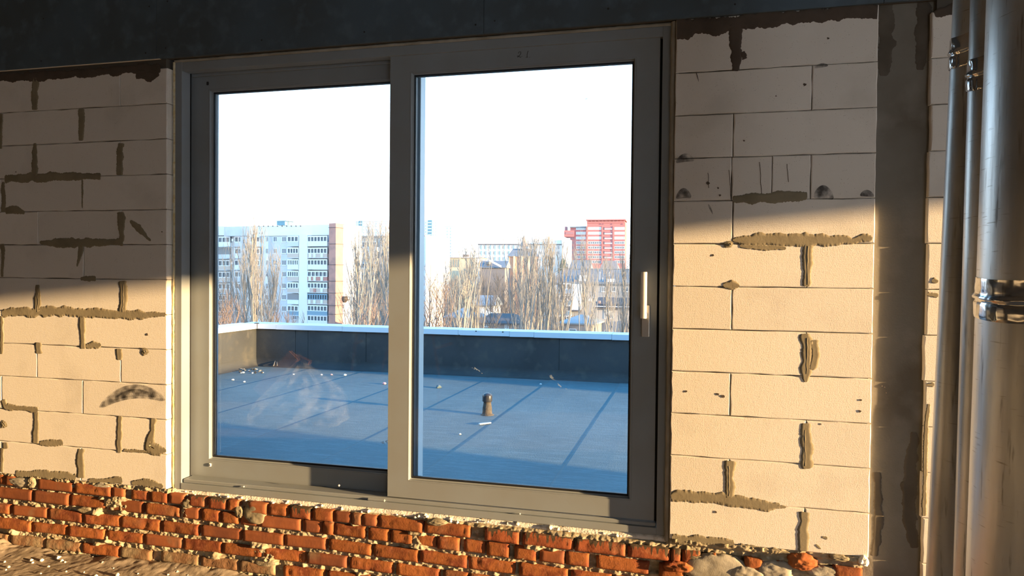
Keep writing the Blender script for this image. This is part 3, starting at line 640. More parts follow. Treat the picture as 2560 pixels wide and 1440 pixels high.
# ------------------------------------------------------------------ galvanised pipes in front of the right-hand wall
def pipe(pt, pb, r, yc, tape, label, seed):
    """pt, pb: points (px, py) on its left outline"""
    ends = []
    for px, py in (pt, pb):
        d = ray(px, py); n = np.array([d[1], -d[0]]); n /= np.linalg.norm(n)
        t = (yc - n[1] * r - CAM[1]) / d[1]; p = CAM + d * t
        ends.append((p[0] + n[0] * r, p[2]))
    k = (ends[1][0] - ends[0][0]) / (ends[1][1] - ends[0][1])
    xat = lambda z: ends[0][0] + k * (z - ends[0][1])
    o = empty('duct_pipe', (xat(0), yc, 0)); tag(o, label, 'pipe', 'galvanised pipes at the right edge')
    n = 64; zz = np.concatenate([[0], np.arange(.5, 3.2, .12), [3.6]])
    th = np.linspace(0, 2 * math.pi, n + 1)
    Z_, T = np.meshgrid(zz, th)
    rr = r * (1 + .0035 * (fbm(np.cos(T) * 1.5 + seed, Z_ * 2.2 + np.sin(T), seed, 3) - .5) * 2)
    grid_obj('pipe_body', np.stack([xat(Z_) + rr * np.cos(T), yc + rr * np.sin(T), Z_], -1)[:, ::-1], M['galv'], o)
    for pa, pb_ in tape:
        za = CAM[2]; dist = yc - r * .8
        za = PX(pt[0] + 30, pa, dist)[1]; zb = PX(pt[0] + 30, pb_, dist)[1]
        zz2 = np.linspace(zb, za, 26); Z2, T2 = np.meshgrid(zz2, np.linspace(0, 2 * math.pi, 129))
        tt = (Z2 - zb) / (za - zb)
        wob = .0035 * (fbm(T2 * 9 + seed, Z2 * 60, seed + 2, 3) - .4) + .004 * np.exp(-((tt - .52) / .05) ** 2) - .004 * np.exp(-((tt - .43) / .035) ** 2) + .0022 * vnoise(T2 * 26, Z2 * 8 + seed, seed + 5) * (tt < .5)
        rr = r + .0018 + np.clip(wob, -.0012, .01) * np.clip(np.minimum(tt, 1 - tt) / .05, 0, 1)
        grid_obj('tape_band', np.stack([xat(Z2) + rr * np.cos(T2), yc + rr * np.sin(T2), Z2 + .004 * np.sin(T2 * 3)], -1)[:, ::-1], M['foil'], o)
    return o
pipe((2382, 0), (2314, 1440), .0625, -1.44, [(78, 158)], 'leftmost slim galvanised pipe, foil tape near its top, next to the block wall', 3)
pipe((2425, 0), (2382, 1440), .0625, -1.57, [(132, 214)], 'slim galvanised pipe between the leftmost one and the broad one', 7)
p3 = pipe((2465, 0), (2413, 1440), .160, -1.80, [(695, 806)], 'broad galvanised pipe at the right edge with foil tape at mid height', 12)

# ------------------------------------------------------------------ roof terrace outside
ZD = .10; PXL, PY = -7.26, 7.35; XE = 11.5
building = MB().box(XL - .3, XE + .2, YB - .3, OUT_Y - .02, -20, -.02).build('storeys_below', M['room'], kind='structure')
MB().box(PXL - .3, XE + .3, OUT_Y - .02, PY + .3, -20, ZD - .02).build('roof_slab', M['parapet'], kind='structure')
deck = empty('roof_deck', (0, 0, 0), kind='structure')
seams = [PXL, -6.17, -5.19, -4.07, -3.03, -2.08, -1.02, -.05, .95, 1.95, 2.95, 3.95, 4.95, 5.95, 6.95, 7.95, 8.95, 9.95, 10.95, XE]
for a, b in zip(seams[:-1], seams[1:]):
    yy = np.arange(OUT_Y, PY + .01, .16); n = len(yy)
    wob = .012 * (fbm(yy * 1.3 + a, yy * 0, 7) - .5); wob2 = .012 * (fbm(yy * 1.3 + b, yy * 0, 7) - .5)
    cols = []
    for f, dz in ((0, -.002), (0, .0015), (.03, .0017), (.10, .0018), (.12, .0018), (.36, .0016), (.39, .0022), (.42, .0014), (.7, .0012), (1, -.0005), (1.09, -.001)):
        x = (a + wob) * (1 - f) + (b + wob2) * f
        cols.append(np.stack([x, yy, ZD + dz + .0022 * (fbm(x * 2.5, yy * 1.1, 13) - .5) + .0 * yy], -1))
    grid_obj('roofing_sheet', np.stack(cols), M['membrane'], deck, smooth=True)
# upturn cove at the foot of the parapets
def cove(P0, P1, nrm):
    pts = []
    for s in np.linspace(0, 1, 60):
        b = np.array(P0) * (1 - s) + np.array(P1) * s; r = []
        for d, z in ((.14, .003), (.09, .012), (.05, .032), (.02, .07), (.006, .11), (.005, .14)):
            w = .012 * (fbm(b[0] * 2 + d * 9, b[1] * 2 + z * 9, 3) - .5); r.append((b[0] + nrm[0] * (d + w), b[1] + nrm[1] * (d + w), ZD + z))
        pts.append(r)
    return np.array(pts)
par = empty('parapet', (0, 0, 0), kind='structure')
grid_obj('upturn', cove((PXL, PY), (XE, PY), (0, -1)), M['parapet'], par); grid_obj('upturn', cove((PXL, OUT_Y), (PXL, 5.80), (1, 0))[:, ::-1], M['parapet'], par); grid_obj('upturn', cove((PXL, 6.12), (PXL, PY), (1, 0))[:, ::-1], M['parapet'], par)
ps = [PXL - .25] + [XZ(px, .5, PY) for px in (738, 770, 915, 1398)] + [3, 6, 9, XE]
for i, (a, b) in enumerate(zip(ps[:-1], ps[1:])):
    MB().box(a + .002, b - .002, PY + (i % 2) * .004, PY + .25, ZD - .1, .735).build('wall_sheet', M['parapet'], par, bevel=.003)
dy0, dy1, dz1 = 5.90, 6.07, .245                          # the drain hole through the left parapet
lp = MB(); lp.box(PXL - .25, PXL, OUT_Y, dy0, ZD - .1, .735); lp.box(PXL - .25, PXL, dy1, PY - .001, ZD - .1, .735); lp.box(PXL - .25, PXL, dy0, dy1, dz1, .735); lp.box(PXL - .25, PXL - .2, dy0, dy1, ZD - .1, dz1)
lp.build('side_wall', M['parapet'], par)
dr = MB()
for q in ((PXL - .19, PXL + .03, dy0 - .006, dy0 + .006, ZD, dz1), (PXL - .19, PXL + .03, dy1 - .006, dy1 + .006, ZD, dz1), (PXL - .19, PXL + .03, dy0, dy1, dz1 - .006, dz1 + .006), (PXL - .19, PXL - .17, dy0, dy1, ZD, dz1)): dr.box(*q)
dr.build('drain_box', M['hole'], par)
MB().box(XE, XE + .25, OUT_Y, PY + .25, ZD - .1, .735).build('side_wall', M['parapet'], par)
def coping(parts, along):
    for a, b in parts:
        prof = [(-.035, .735), (-.030, .735), (-.030, .812), (.275, .820), (.275, .735), (.280, .735), (.280, .828), (-.036, .817)]
        n = len(prof); v = []
        for e, s in ((a + .002, 0), (b - .002, 1)):
            for d, z in prof:
                z2 = z + (.0035 if s else 0) + R_.uniform(-.001, .001)
                v.append((e, PY + d, z2) if along == 'x' else (PXL - d, e, z2))
        f = [(i, (i + 1) % n, (i + 1) % n + n, i + n) for i in range(n)] + [tuple(range(n))[::-1], tuple(range(n, 2 * n))]
        if along != 'x': f = [q[::-1] for q in f]
        MB().add(v, f).build('coping', M['coping'], par)
xc = [PXL - .28] + [XZ(px, .78, PY) for px in (693, 858, 1147, 1275, 1336, 1530)] + [1.6, 3.6, 5.6, 7.6, 9.6, XE]
coping(list(zip(xc[:-1], xc[1:])), 'x'); coping([(OUT_Y, 2.4), (2.4, 4.4), (4.4, 6.2), (6.2, PY - .036)], 'y')
x0, z0 = PX(632, 815, PY)
MB().box(PXL - .02, PXL + .045, PY - .045, PY + .02, .74, .835).build('corner_flashing', M['parapet'], par, bevel=.006)
for px, py in ((1148, 838), (1337, 846), (1411, 848), (1534, 852), (1574, 853), (1190, 828), (1257, 830)):
    x, z = PX(px, py, PY - .036); MB().box(x - .010, x + .010, PY - .040, PY - .034, z - .008, z + .008).build('rivet', M['hole'], par)

# vent and litter on the roof
vx, vy = PZ(1218, 1037, ZD)
v = empty('roof_vent', (vx, vy, ZD)); tag(v, 'short black capped vent pipe standing on the roof outside the right pane', 'vent')
MB().lathe([(.085, -.002), (.066, .006), (.058, .014), (.055, .03), (.053, .08), (.046, .12), (.041, .16), (.041, .19)], vx, vy, ZD, 28).build('vent_base', M['vent_pipe'], v, smooth=True)
MB().lathe([(.044, .150), (.054, .153), (.056, .160), (.056, .215), (.052, .230), (.038, .243), (.018, .250), (.002, .252)], vx, vy, ZD, 28).build('vent_cap', M['vent_cap'], v, smooth=True)
def stick(p0, p1, w, name, m, label, cat, group=None, h=.012):
    a, b = Vector(PZ(*p0, ZD)), Vector(PZ(*p1, ZD)); d = (b - a).normalized(); n = Vector((-d.y, d.x)) * w
    z0, z1 = ZD + .006, ZD + .006 + h
    q = [a - n, a + n, b + n * .6, b - n * .7]
    o = MB().hexa([(p.x, p.y, z0) for p in q] + [(p.x, p.y, z1) for p in q]).build(name, M[m], bevel=.002)
    return tag(o, label, cat, group)
stick((1198, 1063), (1227, 1059.5), .016, 'foam_stick', 'white', 'white stick lying on the roof in front of the vent pipe', 'stick')
bits = [((829, 938), 'pink', .028, 'pink scrap on the roof left of the paler scrap, near the far parapet', 'scrap'), ((862, 939), 'white', .034, 'whitish scrap on the roof just right of a pink one', 'scrap'), ((961, 961), 'pink', .040, 'largest pink scrap on the roof, beside the window meeting stile', 'scrap'),
        ((804, 938), 'white', .022, 'small pale scrap on the roof left of the two brighter scraps', 'scrap'), ((734, 937), 'white', .018, 'tiny pale crumb on the roof below the parapet sheet joint', 'crumb'), ((1352, 962), 'white', .026, 'white crumb on the roof near the far parapet, right of the vent', 'crumb'),
        ((1150, 1087), 'white', .018, 'white crumb on the roof left of and nearer than the white stick', 'crumb'), ((583, 951), 'white', .03, 'pale flake on the roof near the drain hole, left of the other', 'flake'), ((611, 956), 'white', .026, 'pale flake on the roof near the drain hole, right of the other', 'flake'), ((1096, 970), 'membrane', .06, 'dark scrap on the roof at the left of the right pane', 'scrap')]
def crumb(x, y, z, s, name, m, label, cat, group=None, flat_=.5):
    b = MB(); n = 8; k = [R_.uniform(.65, 1.2) for _ in range(n)]
    v = []
    for f, zz in ((.75, -.1), (1.0, .25), (.85, .7), (.35, 1.0)):
        for i in range(n):
            t = 2 * math.pi * i / n; v.append((x + s * f * k[i] * math.cos(t) * .6 * R_.uniform(.85, 1.1), y + s * f * k[(i + 2) % n] * math.sin(t) * .6 * R_.uniform(.85, 1.1), z + s * flat_ * zz * R_.uniform(.8, 1.1)))
    f = [(a * n + i, a * n + (i + 1) % n, (a + 1) * n + (i + 1) % n, (a + 1) * n + i) for a in range(3) for i in range(n)] + [tuple(range(n - 1, -1, -1)), tuple(range(3 * n, 4 * n))]
    return tag(b.add(v, f).build(name, M[m]), label, cat, group)
for p, m, s, lb, ct in bits:
    x, y = PZ(*p, ZD); crumb(x, y, ZD + .004, s * 1.3, 'litter_' + ct, m, lb, ct)
gx, gy = PZ(628, 930, ZD)
for i in range(26):
    px, py = 596 + R_.random() * 66, 928 + R_.uniform(-5, 6); x, y = PZ(px, py, ZD)
    crumb(x, y, ZD + .004, R_.uniform(.02, .045), 'gravel_crumb', R_.choice(('white', 'mortar_pale', 'parapet')), 'pale rubble crumb in the scatter on the roof by the parapet corner', 'crumb', 'rubble crumbs by the parapet corner')
for nm_, pts in zip('abc', (((648, 900), (653, 893), (659, 890), (668, 896)), ((655, 890), (658, 884), (661, 893)), ((684, 905), (690, 899), (693, 904)))):
    c = [PZ(a, b + 14, ZD) for a, b in pts]
    o = MB().tube([(q[0], q[1], ZD + .03 + .10 * math.sin(math.pi * i / (len(c) - 1))) for i, q in enumerate(c)], .008, 5).build('plant_stalk', M['bark'])
    tag(o, ('tallest dry weed stalk by the parapet corner, the left one', 'dry weed stalk bent over at the parapet corner, middle one', 'small dry weed stalk at the far parapet, right one')[('a', 'b', 'c').index(nm_)], 'weed', 'dry weeds by the parapet corner')

# crumbs of plaster on the floor inside
cr_ = [((145, 1394), .034), ((104, 1399), .024), ((78, 1398), .02), ((82, 1404), .016), ((155, 1401), .022), ((163, 1403), .014), ((22, 1415), .016), ((15, 1422), .011), ((256, 1407), .026), ((240, 1438), .022), ((293, 1436), .028), ((440, 1424), .036), ((436, 1416), .026), ((444, 1430), .026), ((373, 1420), .022), ((316, 1409), .016), ((122, 1414), .014), ((166, 1426), .012), ((12, 1402), .014), ((284, 1418), .010), ((232, 1392), .018), ((102, 1431), .010), ((420, 1435), .016), ((36, 1374), .028), ((30, 1388), .012), ((470, 1436), .014), ((210, 1428), .011), ((345, 1432), .012)]
where = ['largest white plaster crumb at the left, on the dusty floor by the bricks', 'white plaster crumb left of the largest one on the floor', 'white crumb at the left end of a row of three below the bricks', 'small crumb just below the leftmost of the three in a row', 'broken white crumb right under the largest one', 'small crumb at the right of the broken one', 'white crumb near the lower left corner of the photo', 'lower small crumb near the left edge of the floor', 'white crumb on the floor below the third brick from the left', 'flat white crumb at the bottom edge of the photo, left one', 'white crumb at the bottom edge right of the flat one', 'large white plaster lump at the right end of the visible floor', 'upper piece of the plaster lump at the right end of the floor', 'lower piece of the plaster lump at the right end of the floor', 'pale crumb in the shadow left of the large right lump', 'pale crumb lying against the mortar foot of the bricks']
for i, ((px, py), s) in enumerate(cr_):
    x, y = PZ(px, py, .012); x0 = x
    if i < len(where): crumb(x, y, .004, s * .82, 'plaster_crumb', 'plaster', where[i], 'crumb', 'plaster crumbs on the floor', .7)
    else: crumb(x, y, .004, s * .82, 'plaster_crumb', 'plaster', 'very small white plaster crumb on the dusty floor', 'crumb', 'smallest plaster crumbs on the floor', .7)
# ------------------------------------------------------------------ the town beyond the parapet
GZ = -20.0
ground = MB().add([(-1800, PY + .3, GZ), (1800, PY + .3, GZ), (1800, 3000, GZ), (-1800, 3000, GZ)], [(0, 1, 2, 3)]).build('ground', M['ground_far'], kind='structure')
class Fac:
    """a vertical facade plane through the sight line of px0 at a given distance; ang turns its outward normal from -y towards +x"""
    def __init__(s, px0, dist, ang):
        d = ray(px0, 690); d = d / np.hypot(d[0], d[1])
        s.o = CAM + d * dist; s.o[2] = 0
        a = math.radians(ang); s.n = np.array([math.sin(a), -math.cos(a), 0]); s.u = np.array([math.cos(a), math.sin(a), 0])
    def at(s, px, py, dep=0.0):             # -> (u, z) on the plane pushed back by dep
        d = ray(px, py); o = s.o - s.n * dep; t = ((o - CAM) @ s.n) / (d @ s.n); p = CAM + d * t
        return float((p - o) @ s.u), float(p[2])
    def P(s, u, dep, z): q = s.o + s.u * u - s.n * dep; return (q[0], q[1], z)
    def box(s, b, u0, u1, z0, z1, d0, d1):
        return b.hexa([s.P(u0, d0, z0), s.P(u1, d0, z0), s.P(u1, d1, z0), s.P(u0, d1, z0), s.P(u0, d0, z1), s.P(u1, d0, z1), s.P(u1, d1, z1), s.P(u0, d1, z1)])
    def pbox(s, b, x0, y0, x1, y1, d0, d1, base=None):   # photo rectangle at the middle column
        xm = (x0 + x1) / 2; dd = d0
        u0, u1 = s.at(x0, (y0 + y1) / 2, dd)[0], s.at(x1, (y0 + y1) / 2, dd)[0]; z1 = s.at(xm, y0, dd)[1]; z0 = s.at(xm, y1, dd)[1] if base is None else base
        return s.box(b, u0, u1, z0, z1, d0, d1)
    def part(s, name, m, parent, x0, y0, x1, y1, d0, d1, base=None, **k):
        b = MB(); s.pbox(b, x0, y0, x1, y1, d0, d1, base); return b.build(name, M[m], parent, **k)
    def base(s): return (s.o[0], s.o[1], GZ)
    def window(s, parent, x0, y0, x1, y1, d=0.0, nm=2, frame='window_white', glassm='glass_far', bar=.09, sill=False, proud=.06):
        """a framed window: frame with mullions proud of the wall, pane behind"""
        ym, xm = (y0 + y1) / 2, (x0 + x1) / 2
        u0, u1 = s.at(x0, ym, d)[0], s.at(x1, ym, d)[0]; z1, z0 = s.at(xm, y0, d)[1], s.at(xm, y1, d)[1]
        b = MB(); t = bar
        s.box(b, u0, u1, z0, z0 + t, d - proud, d + .02); s.box(b, u0, u1, z1 - t, z1, d - proud, d + .02)
        for i in range(nm + 1):
            c = u0 + (u1 - u0 - t) * i / nm; s.box(b, c, c + t, z0 + t, z1 - t, d - proud, d + .02)
        if sill: s.box(b, u0 - .1, u1 + .1, z0 - .12, z0, d - proud - .12, d + .02)
        w = b.build('window', M[frame], parent)
        b = MB(); s.box(b, u0 + t, u1 - t, z0 + t, z1 - t, d - .015, d + .02); b.build('pane', M[glassm], w)
        return w

# ---- nine-storey block at the left
f = Fac(720, 172, -9)
A_ = empty('apartment_block', f.base()); tag(A_, 'long pale apartment block with glazed balconies and a brick pier, at the left', 'building')
f.part('wall', 'panel_grey', A_, 600, 590, 854, 800, 0, 7, GZ); f.part('attic', 'attic_white', A_, 622, 563, 855, 589, -.25, 7)
f.part('wall', 'panel_grey', A_, 500, 590, 601, 800, 3.0, 9, GZ); f.part('attic', 'attic_white', A_, 500, 566, 560, 589, 2.6, 14); f.part('attic', 'panel_grey', A_, 560, 566, 623, 590, 1.2, 14)
f.part('wall', 'attic_white', A_, 618, 592, 670, 800, -1.0, 2, GZ)
f.part('pier', 'attic_white', A_, 747, 588, 768, 800, -1.6, 1, GZ)
f.part('gable_wall', 'attic_white', A_, 852, 563, 858, 800, -.05, 6.9, GZ)
pr = f.part('brick_pier', 'pier_brick', A_, 822, 558, 839, 800, -2.6, .5, GZ)
for y in (568, 609, 661, 702, 732, 763, 785): f.part('steel_band', 'band_dark', pr, 821, y, 840, y + 1.2, -2.7, .45)
f.part('lift_house', 'teal_dark', A_, 692, 552, 712, 563, 3, 6); f.part('lift_house_roof', 'panel_grey', A_, 689, 550.5, 716, 552.5, 2.7, 6.3)
rows = [597.5, 627, 656, 685, 714, 742.5, 771]
for i, y in enumerate(rows):
    for x0, x1 in ((684, 693), (705, 716)): f.window(A_, x0, y - 6, x1, y + 7, 0, 2, sill=True)
    f.window(A_, 664.5, y - 6, 671.5, y + 7, -1.0, 2)
for j, x in enumerate((635, 641.5, 648.5, 655, 662)): f.part('slot_window', 'band_dark', A_, x - .4, 581, x + .4, 585, -.3, 0)
for j in range(11): f.part('attic_vent', 'band_dark', A_, 634 + j * 11.6, 563.8, 636 + j * 11.6, 566.4, -.4, 0)
def loggia(f, A_, x0, x1, y, d, panel, glz, nwin, top=True, fr='window_white'):
    """a balcony: parapet panel below, glazing above, floor slab"""
    b = empty('balcony', (0, 0, 0), A_)
    f.part('parapet_panel', panel, b, x0, y + 7, x1, y + 17, d, d + 1.2); f.part('slab', 'panel_grey', b, x0 - .5, y + 17, x1 + .5, y + 18.4, d - .1, 1)
    f.part('loggia_back', 'glass_far', b, x0 + .4, y - 8, x1 - .4, y + 7, d + .25, d + .5)
    if glz:
        bb = MB(); ym = y - .5; u0, u1 = f.at(x0, ym, d)[0], f.at(x1, ym, d)[0]; zt, zb = f.at((x0 + x1) / 2, y - 8, d)[1], f.at((x0 + x1) / 2, y + 7, d)[1]
        f.box(bb, u0, u1, zt - .28, zt, d - .02, d + .12); f.box(bb, u0, u1, zb, zb + .16, d - .02, d + .12)
        for k in range(nwin + 1): c = u0 + (u1 - u0 - .2) * k / nwin; f.box(bb, c, c + .2, zb + .16, zt - .28, d - .02, d + .12)
        bb.build('glazing_bars', M[fr], b)
    return b
pan1 = ['loggia_white', 'loggia_tan', 'loggia_white', 'loggia_tan', 'loggia_tan', 'loggia_white', 'loggia_teal']
for i, y in enumerate(rows): loggia(f, A_, 718, 746, y, -1.5, 'panel_grey' if i == 0 else pan1[i], i != 5, (3, 4, 6, 5, 4, 3, 3)[i], fr='window_white')
pan2 = ['loggia_white', 'loggia_tan', 'loggia_white', 'loggia_red', 'loggia_tan', 'loggia_tan', 'loggia_teal']
for i, y in enumerate(rows):
    b = loggia(f, A_, 768, 818, y, -1.5, pan2[i], True, (6, 6, 6, 5, 6, 8, 6)[i], fr='window_white' if i != 5 else 'loggia_teal')
    if i in (1, 3, 4, 5):
        for q, c in ((768 + R_.randint(0, 5), 'loggia_white'), (783, 'loggia_white' if i % 2 else 'loggia_red'), (801, 'loggia_white')): f.part('panel_piece', c, b, q, y + 7.2, q + 6, y + 16.6, -1.62, -1.5)
loggia(f, A_, 768, 818, 796, -1.5, 'loggia_white', True, 6); f.window(A_, 731, 789, 743, 799, -1.5, 2)
for i, y in enumerate(rows):
    loggia(f, A_, 536, 575, y + 2, 2.2, ('loggia_white', 'panel_grey', 'loggia_tan', 'loggia_tan', 'loggia_tan', 'house_brown', 'house_brown')[i], i != 1, 4)
    loggia(f, A_, 586, 617, y + 1, 2.0, ('panel_grey', 'loggia_white', 'loggia_white', 'panel_grey', 'panel_grey', 'panel_grey', 'house_brown')[i], True, 3)
    loggia(f, A_, 625, 650, y + 1, -1.9, ('loggia_white', 'loggia_tan', 'loggia_tan', 'loggia_red', 'loggia_tan', 'loggia_white', 'house_brown')[i], True, 3)
bb = MB(); bb.tube([f.P(f.at(580.5, 580, 2)[0], 2.8, f.at(580.5, 563, 2)[1]), f.P(f.at(580.5, 700, 2)[0], 2.8, f.at(580.5, 760, 2)[1])], .12, 6); bb.build('downpipe', M['panel_grey'], A_)
for x, y in ((579, 597), (577, 655), (582, 709)): f.part('air_conditioner', 'loggia_white', A_, x, y, x + 5, y + 6, 2.3, 2.9)
for x, h in ((722, 546), (758, 556), (772, 560), (785, 553), (862, 549)): bb = MB(); u, z = f.at(x, h, 4); bb.tube([f.P(u, 4, z), f.P(u, 4, z - 2.2)], .05, 5); bb.build('roof_aerial', M['band_dark'], A_)
# ---- low brick link beside its gable
f = Fac(870, 168, 12)
L_ = empty('brick_annex', f.base()); tag(L_, 'low reddish brick annex at the right foot of the pale apartment block', 'building'); f.part('wall', 'pier_brick', L_, 853, 787, 905, 815, 0, 6, GZ); f.part('roof_edge', 'panel_grey', L_, 852, 785, 906, 788, -.3, 6.2)
# ---- brownish block behind, with a white gable seen beyond the meeting stile
f = Fac(930, 205, -10)
B_ = empty('apartment_block', f.base()); tag(B_, 'brownish apartment block with a tall white gable, behind trees across the meeting stile', 'building')
f.part('wall', 'far_facade', B_, 886, 592, 1062, 800, 0, 12, GZ); f.part('attic', 'house_brown', B_, 885, 589, 1062, 593, -.3, 12)
f.part('gable_wall', 'attic_white', B_, 1058, 590, 1064, 800, -.15, 13.2, GZ)
for y in (611, 638, 665, 692, 719):
    loggia(f, B_, 899, 941, y, -1.2, 'loggia_white' if y < 620 else 'loggia_tan', True, 7); f.window(B_, 889, y - 6, 894, y + 6, 0, 1)
    for x in (950, 962, 1040): f.window(B_, x, y - 6, x + 7, y + 6, 0, 2)
# ---- pale towers far away, distance haze put into their wall and pane colours
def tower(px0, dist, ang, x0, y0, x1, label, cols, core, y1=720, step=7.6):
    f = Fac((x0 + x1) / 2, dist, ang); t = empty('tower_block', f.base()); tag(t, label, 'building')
    f.part('wall', 'tower_hazed', t, x0, y0, x1, y1, 0, 16, GZ); f.part('roof_edge', 'panel_grey', t, x0 - .5, y0 - 1, x1 + .5, y0, -.3, 16.3)
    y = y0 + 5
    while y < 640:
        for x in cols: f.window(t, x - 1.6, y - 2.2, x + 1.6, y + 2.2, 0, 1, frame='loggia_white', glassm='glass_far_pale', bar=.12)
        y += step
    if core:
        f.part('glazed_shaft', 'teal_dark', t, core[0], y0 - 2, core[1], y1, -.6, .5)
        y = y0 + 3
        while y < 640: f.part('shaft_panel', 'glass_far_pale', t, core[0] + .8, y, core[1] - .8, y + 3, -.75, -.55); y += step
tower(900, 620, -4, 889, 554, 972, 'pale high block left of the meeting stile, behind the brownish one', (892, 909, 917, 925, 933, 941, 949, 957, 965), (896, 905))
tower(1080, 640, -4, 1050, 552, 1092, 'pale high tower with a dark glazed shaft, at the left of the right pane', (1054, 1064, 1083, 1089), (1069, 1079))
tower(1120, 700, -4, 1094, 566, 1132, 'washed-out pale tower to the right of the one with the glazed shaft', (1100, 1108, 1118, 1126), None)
# ---- long white school-like building
f = Fac(1300, 345, 2)
S_ = empty('white_office_block', f.base()); tag(S_, 'long white building with rows of narrow windows under a thin dark eave', 'building')
f.part('wall', 'panel_white', S_, 1195, 611, 1404, 680, 0, 14, GZ); f.part('attic', 'attic_white', S_, 1195, 597, 1404, 610.5, 2, 14); f.part('eave', 'band_dark', S_, 1194, 610, 1405, 612, -.5, .3); f.part('side_block', 'attic_white', S_, 1404, 598, 1421, 690, -2, 10, GZ)
for y in (618, 632.5, 647):
    for i in range(18): x = 1197.5 + i * 11.55; f.window(S_, x, y - 4.6, x + 5, y + 4.6, 0, 2, frame='loggia_white', bar=.14); f.part('pilaster', 'loggia_white', S_, x + 7.4, y - 6, x + 9, y + 6, -.2, .1)
# ---- pale low range and orange gabled building in front of it
f = Fac(1140, 250, 6)
Q_ = empty('beige_range', f.base()); tag(Q_, 'low beige flat-roofed building behind the trees left of the long white one', 'building')
f.part('wall', 'beige_brick', Q_, 1097, 645, 1203, 700, 0, 12, GZ); f.part('roof_edge', 'house_brown', Q_, 1096, 643.5, 1204, 645.5, -.4, 12); f.part('end_wall', 'attic_white', Q_, 1187, 646, 1204, 690, -.5, .2, GZ)
for i in range(9): f.part('rib', 'house_brown', Q_, 1099 + i * 6, 648, 1100 + i * 6, 668, -.2, 0)
for x in (1188.5, 1194.5): f.window(Q_, x, 655, x + 5, 665, -.5, 1)
f.part('stack', 'attic_white', Q_, 1150, 634, 1157, 645, 3, 5); f.part('stack_cap', 'band_dark', Q_, 1157, 636, 1169, 642, 3, 6)
def gable(name, label, f, x0, x1, ye, yr, wall, roof, depth, ridge_x=None, over=.5, hip=0.0, wins=(), base=GZ):
    """a house: wall block and a pitched roof with its ridge running along the facade (hip pulls the ridge ends in)"""
    h_ = empty(name, f.base()); tag(h_, label, 'building')
    f.part('wall', wall, h_, x0, ye, x1, ye + 30, 0, depth, base)
    u0, ze = f.at(x0, ye); u1, _ = f.at(x1, ye); zr = f.at((x0 + x1) / 2, yr, depth / 2)[1]
    k = hip * (u1 - u0) / 2; u0 -= over; u1 += over
    v = [f.P(u0, -over, ze), f.P(u1, -over, ze), f.P(u1, depth + over, ze), f.P(u0, depth + over, ze), f.P(u0 + k, depth / 2, zr), f.P(u1 - k, depth / 2, zr)]
    v += [(p[0], p[1], p[2] - .22) for p in v[:4]]
    MB().add(v, [(0, 1, 5, 4), (1, 2, 5), (2, 3, 4, 5), (3, 0, 4), (6, 9, 8, 7), (0, 6, 7, 1), (1, 7, 8, 2), (2, 8, 9, 3), (3, 9, 6, 0)]).build('roof', M[roof], h_)
    for w in wins: f.window(h_, *w[:4], 0, w[4] if len(w) > 4 else 2)
    return h_
f = Fac(1215, 235, 4); g = gable('low_house', 'house with a grey roof and a pale sloping verge below the long white building', f, 1200, 1262, 668, 652, 'house_mauve', 'slate', 9); f.part('dormer', 'house_brown', g, 1214, 655, 1222, 661, -.4, 3); 
b = MB(); b.hexa([f.P(*(lambda q: (q[0], -1.0, q[1]))(f.at(px, py, -1))) for px, py in ((1222, 652), (1253, 668), (1253, 669), (1222, 653))] + [f.P(*(lambda q: (q[0], -.6, q[1]))(f.at(px, py, -1))) for px, py in ((1222, 648), (1253, 664), (1253, 669), (1222, 653))]); b.build('verge_board', M['attic_white'], g)
f = Fac(1310, 262, 12); g = gable('gabled_building', 'orange brick building with a hipped grey roof among the poplar tops', f, 1272, 1345, 640, 622, 'orange_brick', 'slate', 12, hip=.35)
for x in (1283, 1302, 1320, 1334): f.part('pilaster', 'beige_brick', g, x, 640, x + 5, 672, -.5, 0, GZ)
f.part('turret', 'house_brown', g, 1306, 616, 1313, 630, 4, 7); u, z = f.at(1309.5, 616, 5.5); b = MB(); b.lathe([(2.0, 0), (.9, 1.6), (.1, 4.2)], *f.P(u, 5.5, 0)[:2], z, 8); b.build('turret_spire', M['house_brown'], g)
f = Fac(1255, 245, 10); gable('red_roof_house', 'small house with a rusty red roof in front of the orange building', f, 1240, 1262, 662, 652, 'orange_brick', 'roof_rust', 8)
# ---- red office tower
f = Fac(1490, 470, 2)
T_ = empty('red_tower', f.base()); tag(T_, 'coral red high-rise with stepped roof and bands of windows, at the right', 'building')
f.part('wall', 'tower_red', T_, 1467, 556, 1562, 690, 0, 20, GZ); f.part('wall', 'tower_red', T_, 1425, 569, 1467, 690, 2, 18, GZ); f.part('wall', 'tower_red', T_, 1410, 576, 1436, 592, 1, 16); f.part('roof_plate', 'tower_red', T_, 1465, 548, 1564, 551, -1, 20); f.part('roof_plate', 'slate', T_, 1424, 566, 1467, 569, 1, 18); f.part('roof_stack', 'tower_recess', T_, 1412, 566.5, 1417, 576, 4, 8)
f.part('parapet_base', 'tower_red', T_, 1467, 553, 1562, 557, -.4, 19)
for i in range(11): f.part('roof_post', 'tower_recess', T_, 1469 + i * 9.1, 550.5, 1471 + i * 9.1, 556, 0, .8)
for x in (1502, 1508, 1530, 1556): f.part('attic_opening', 'tower_recess', T_, x, 558.5, x + 2.6, 561.5, -.3, 0)
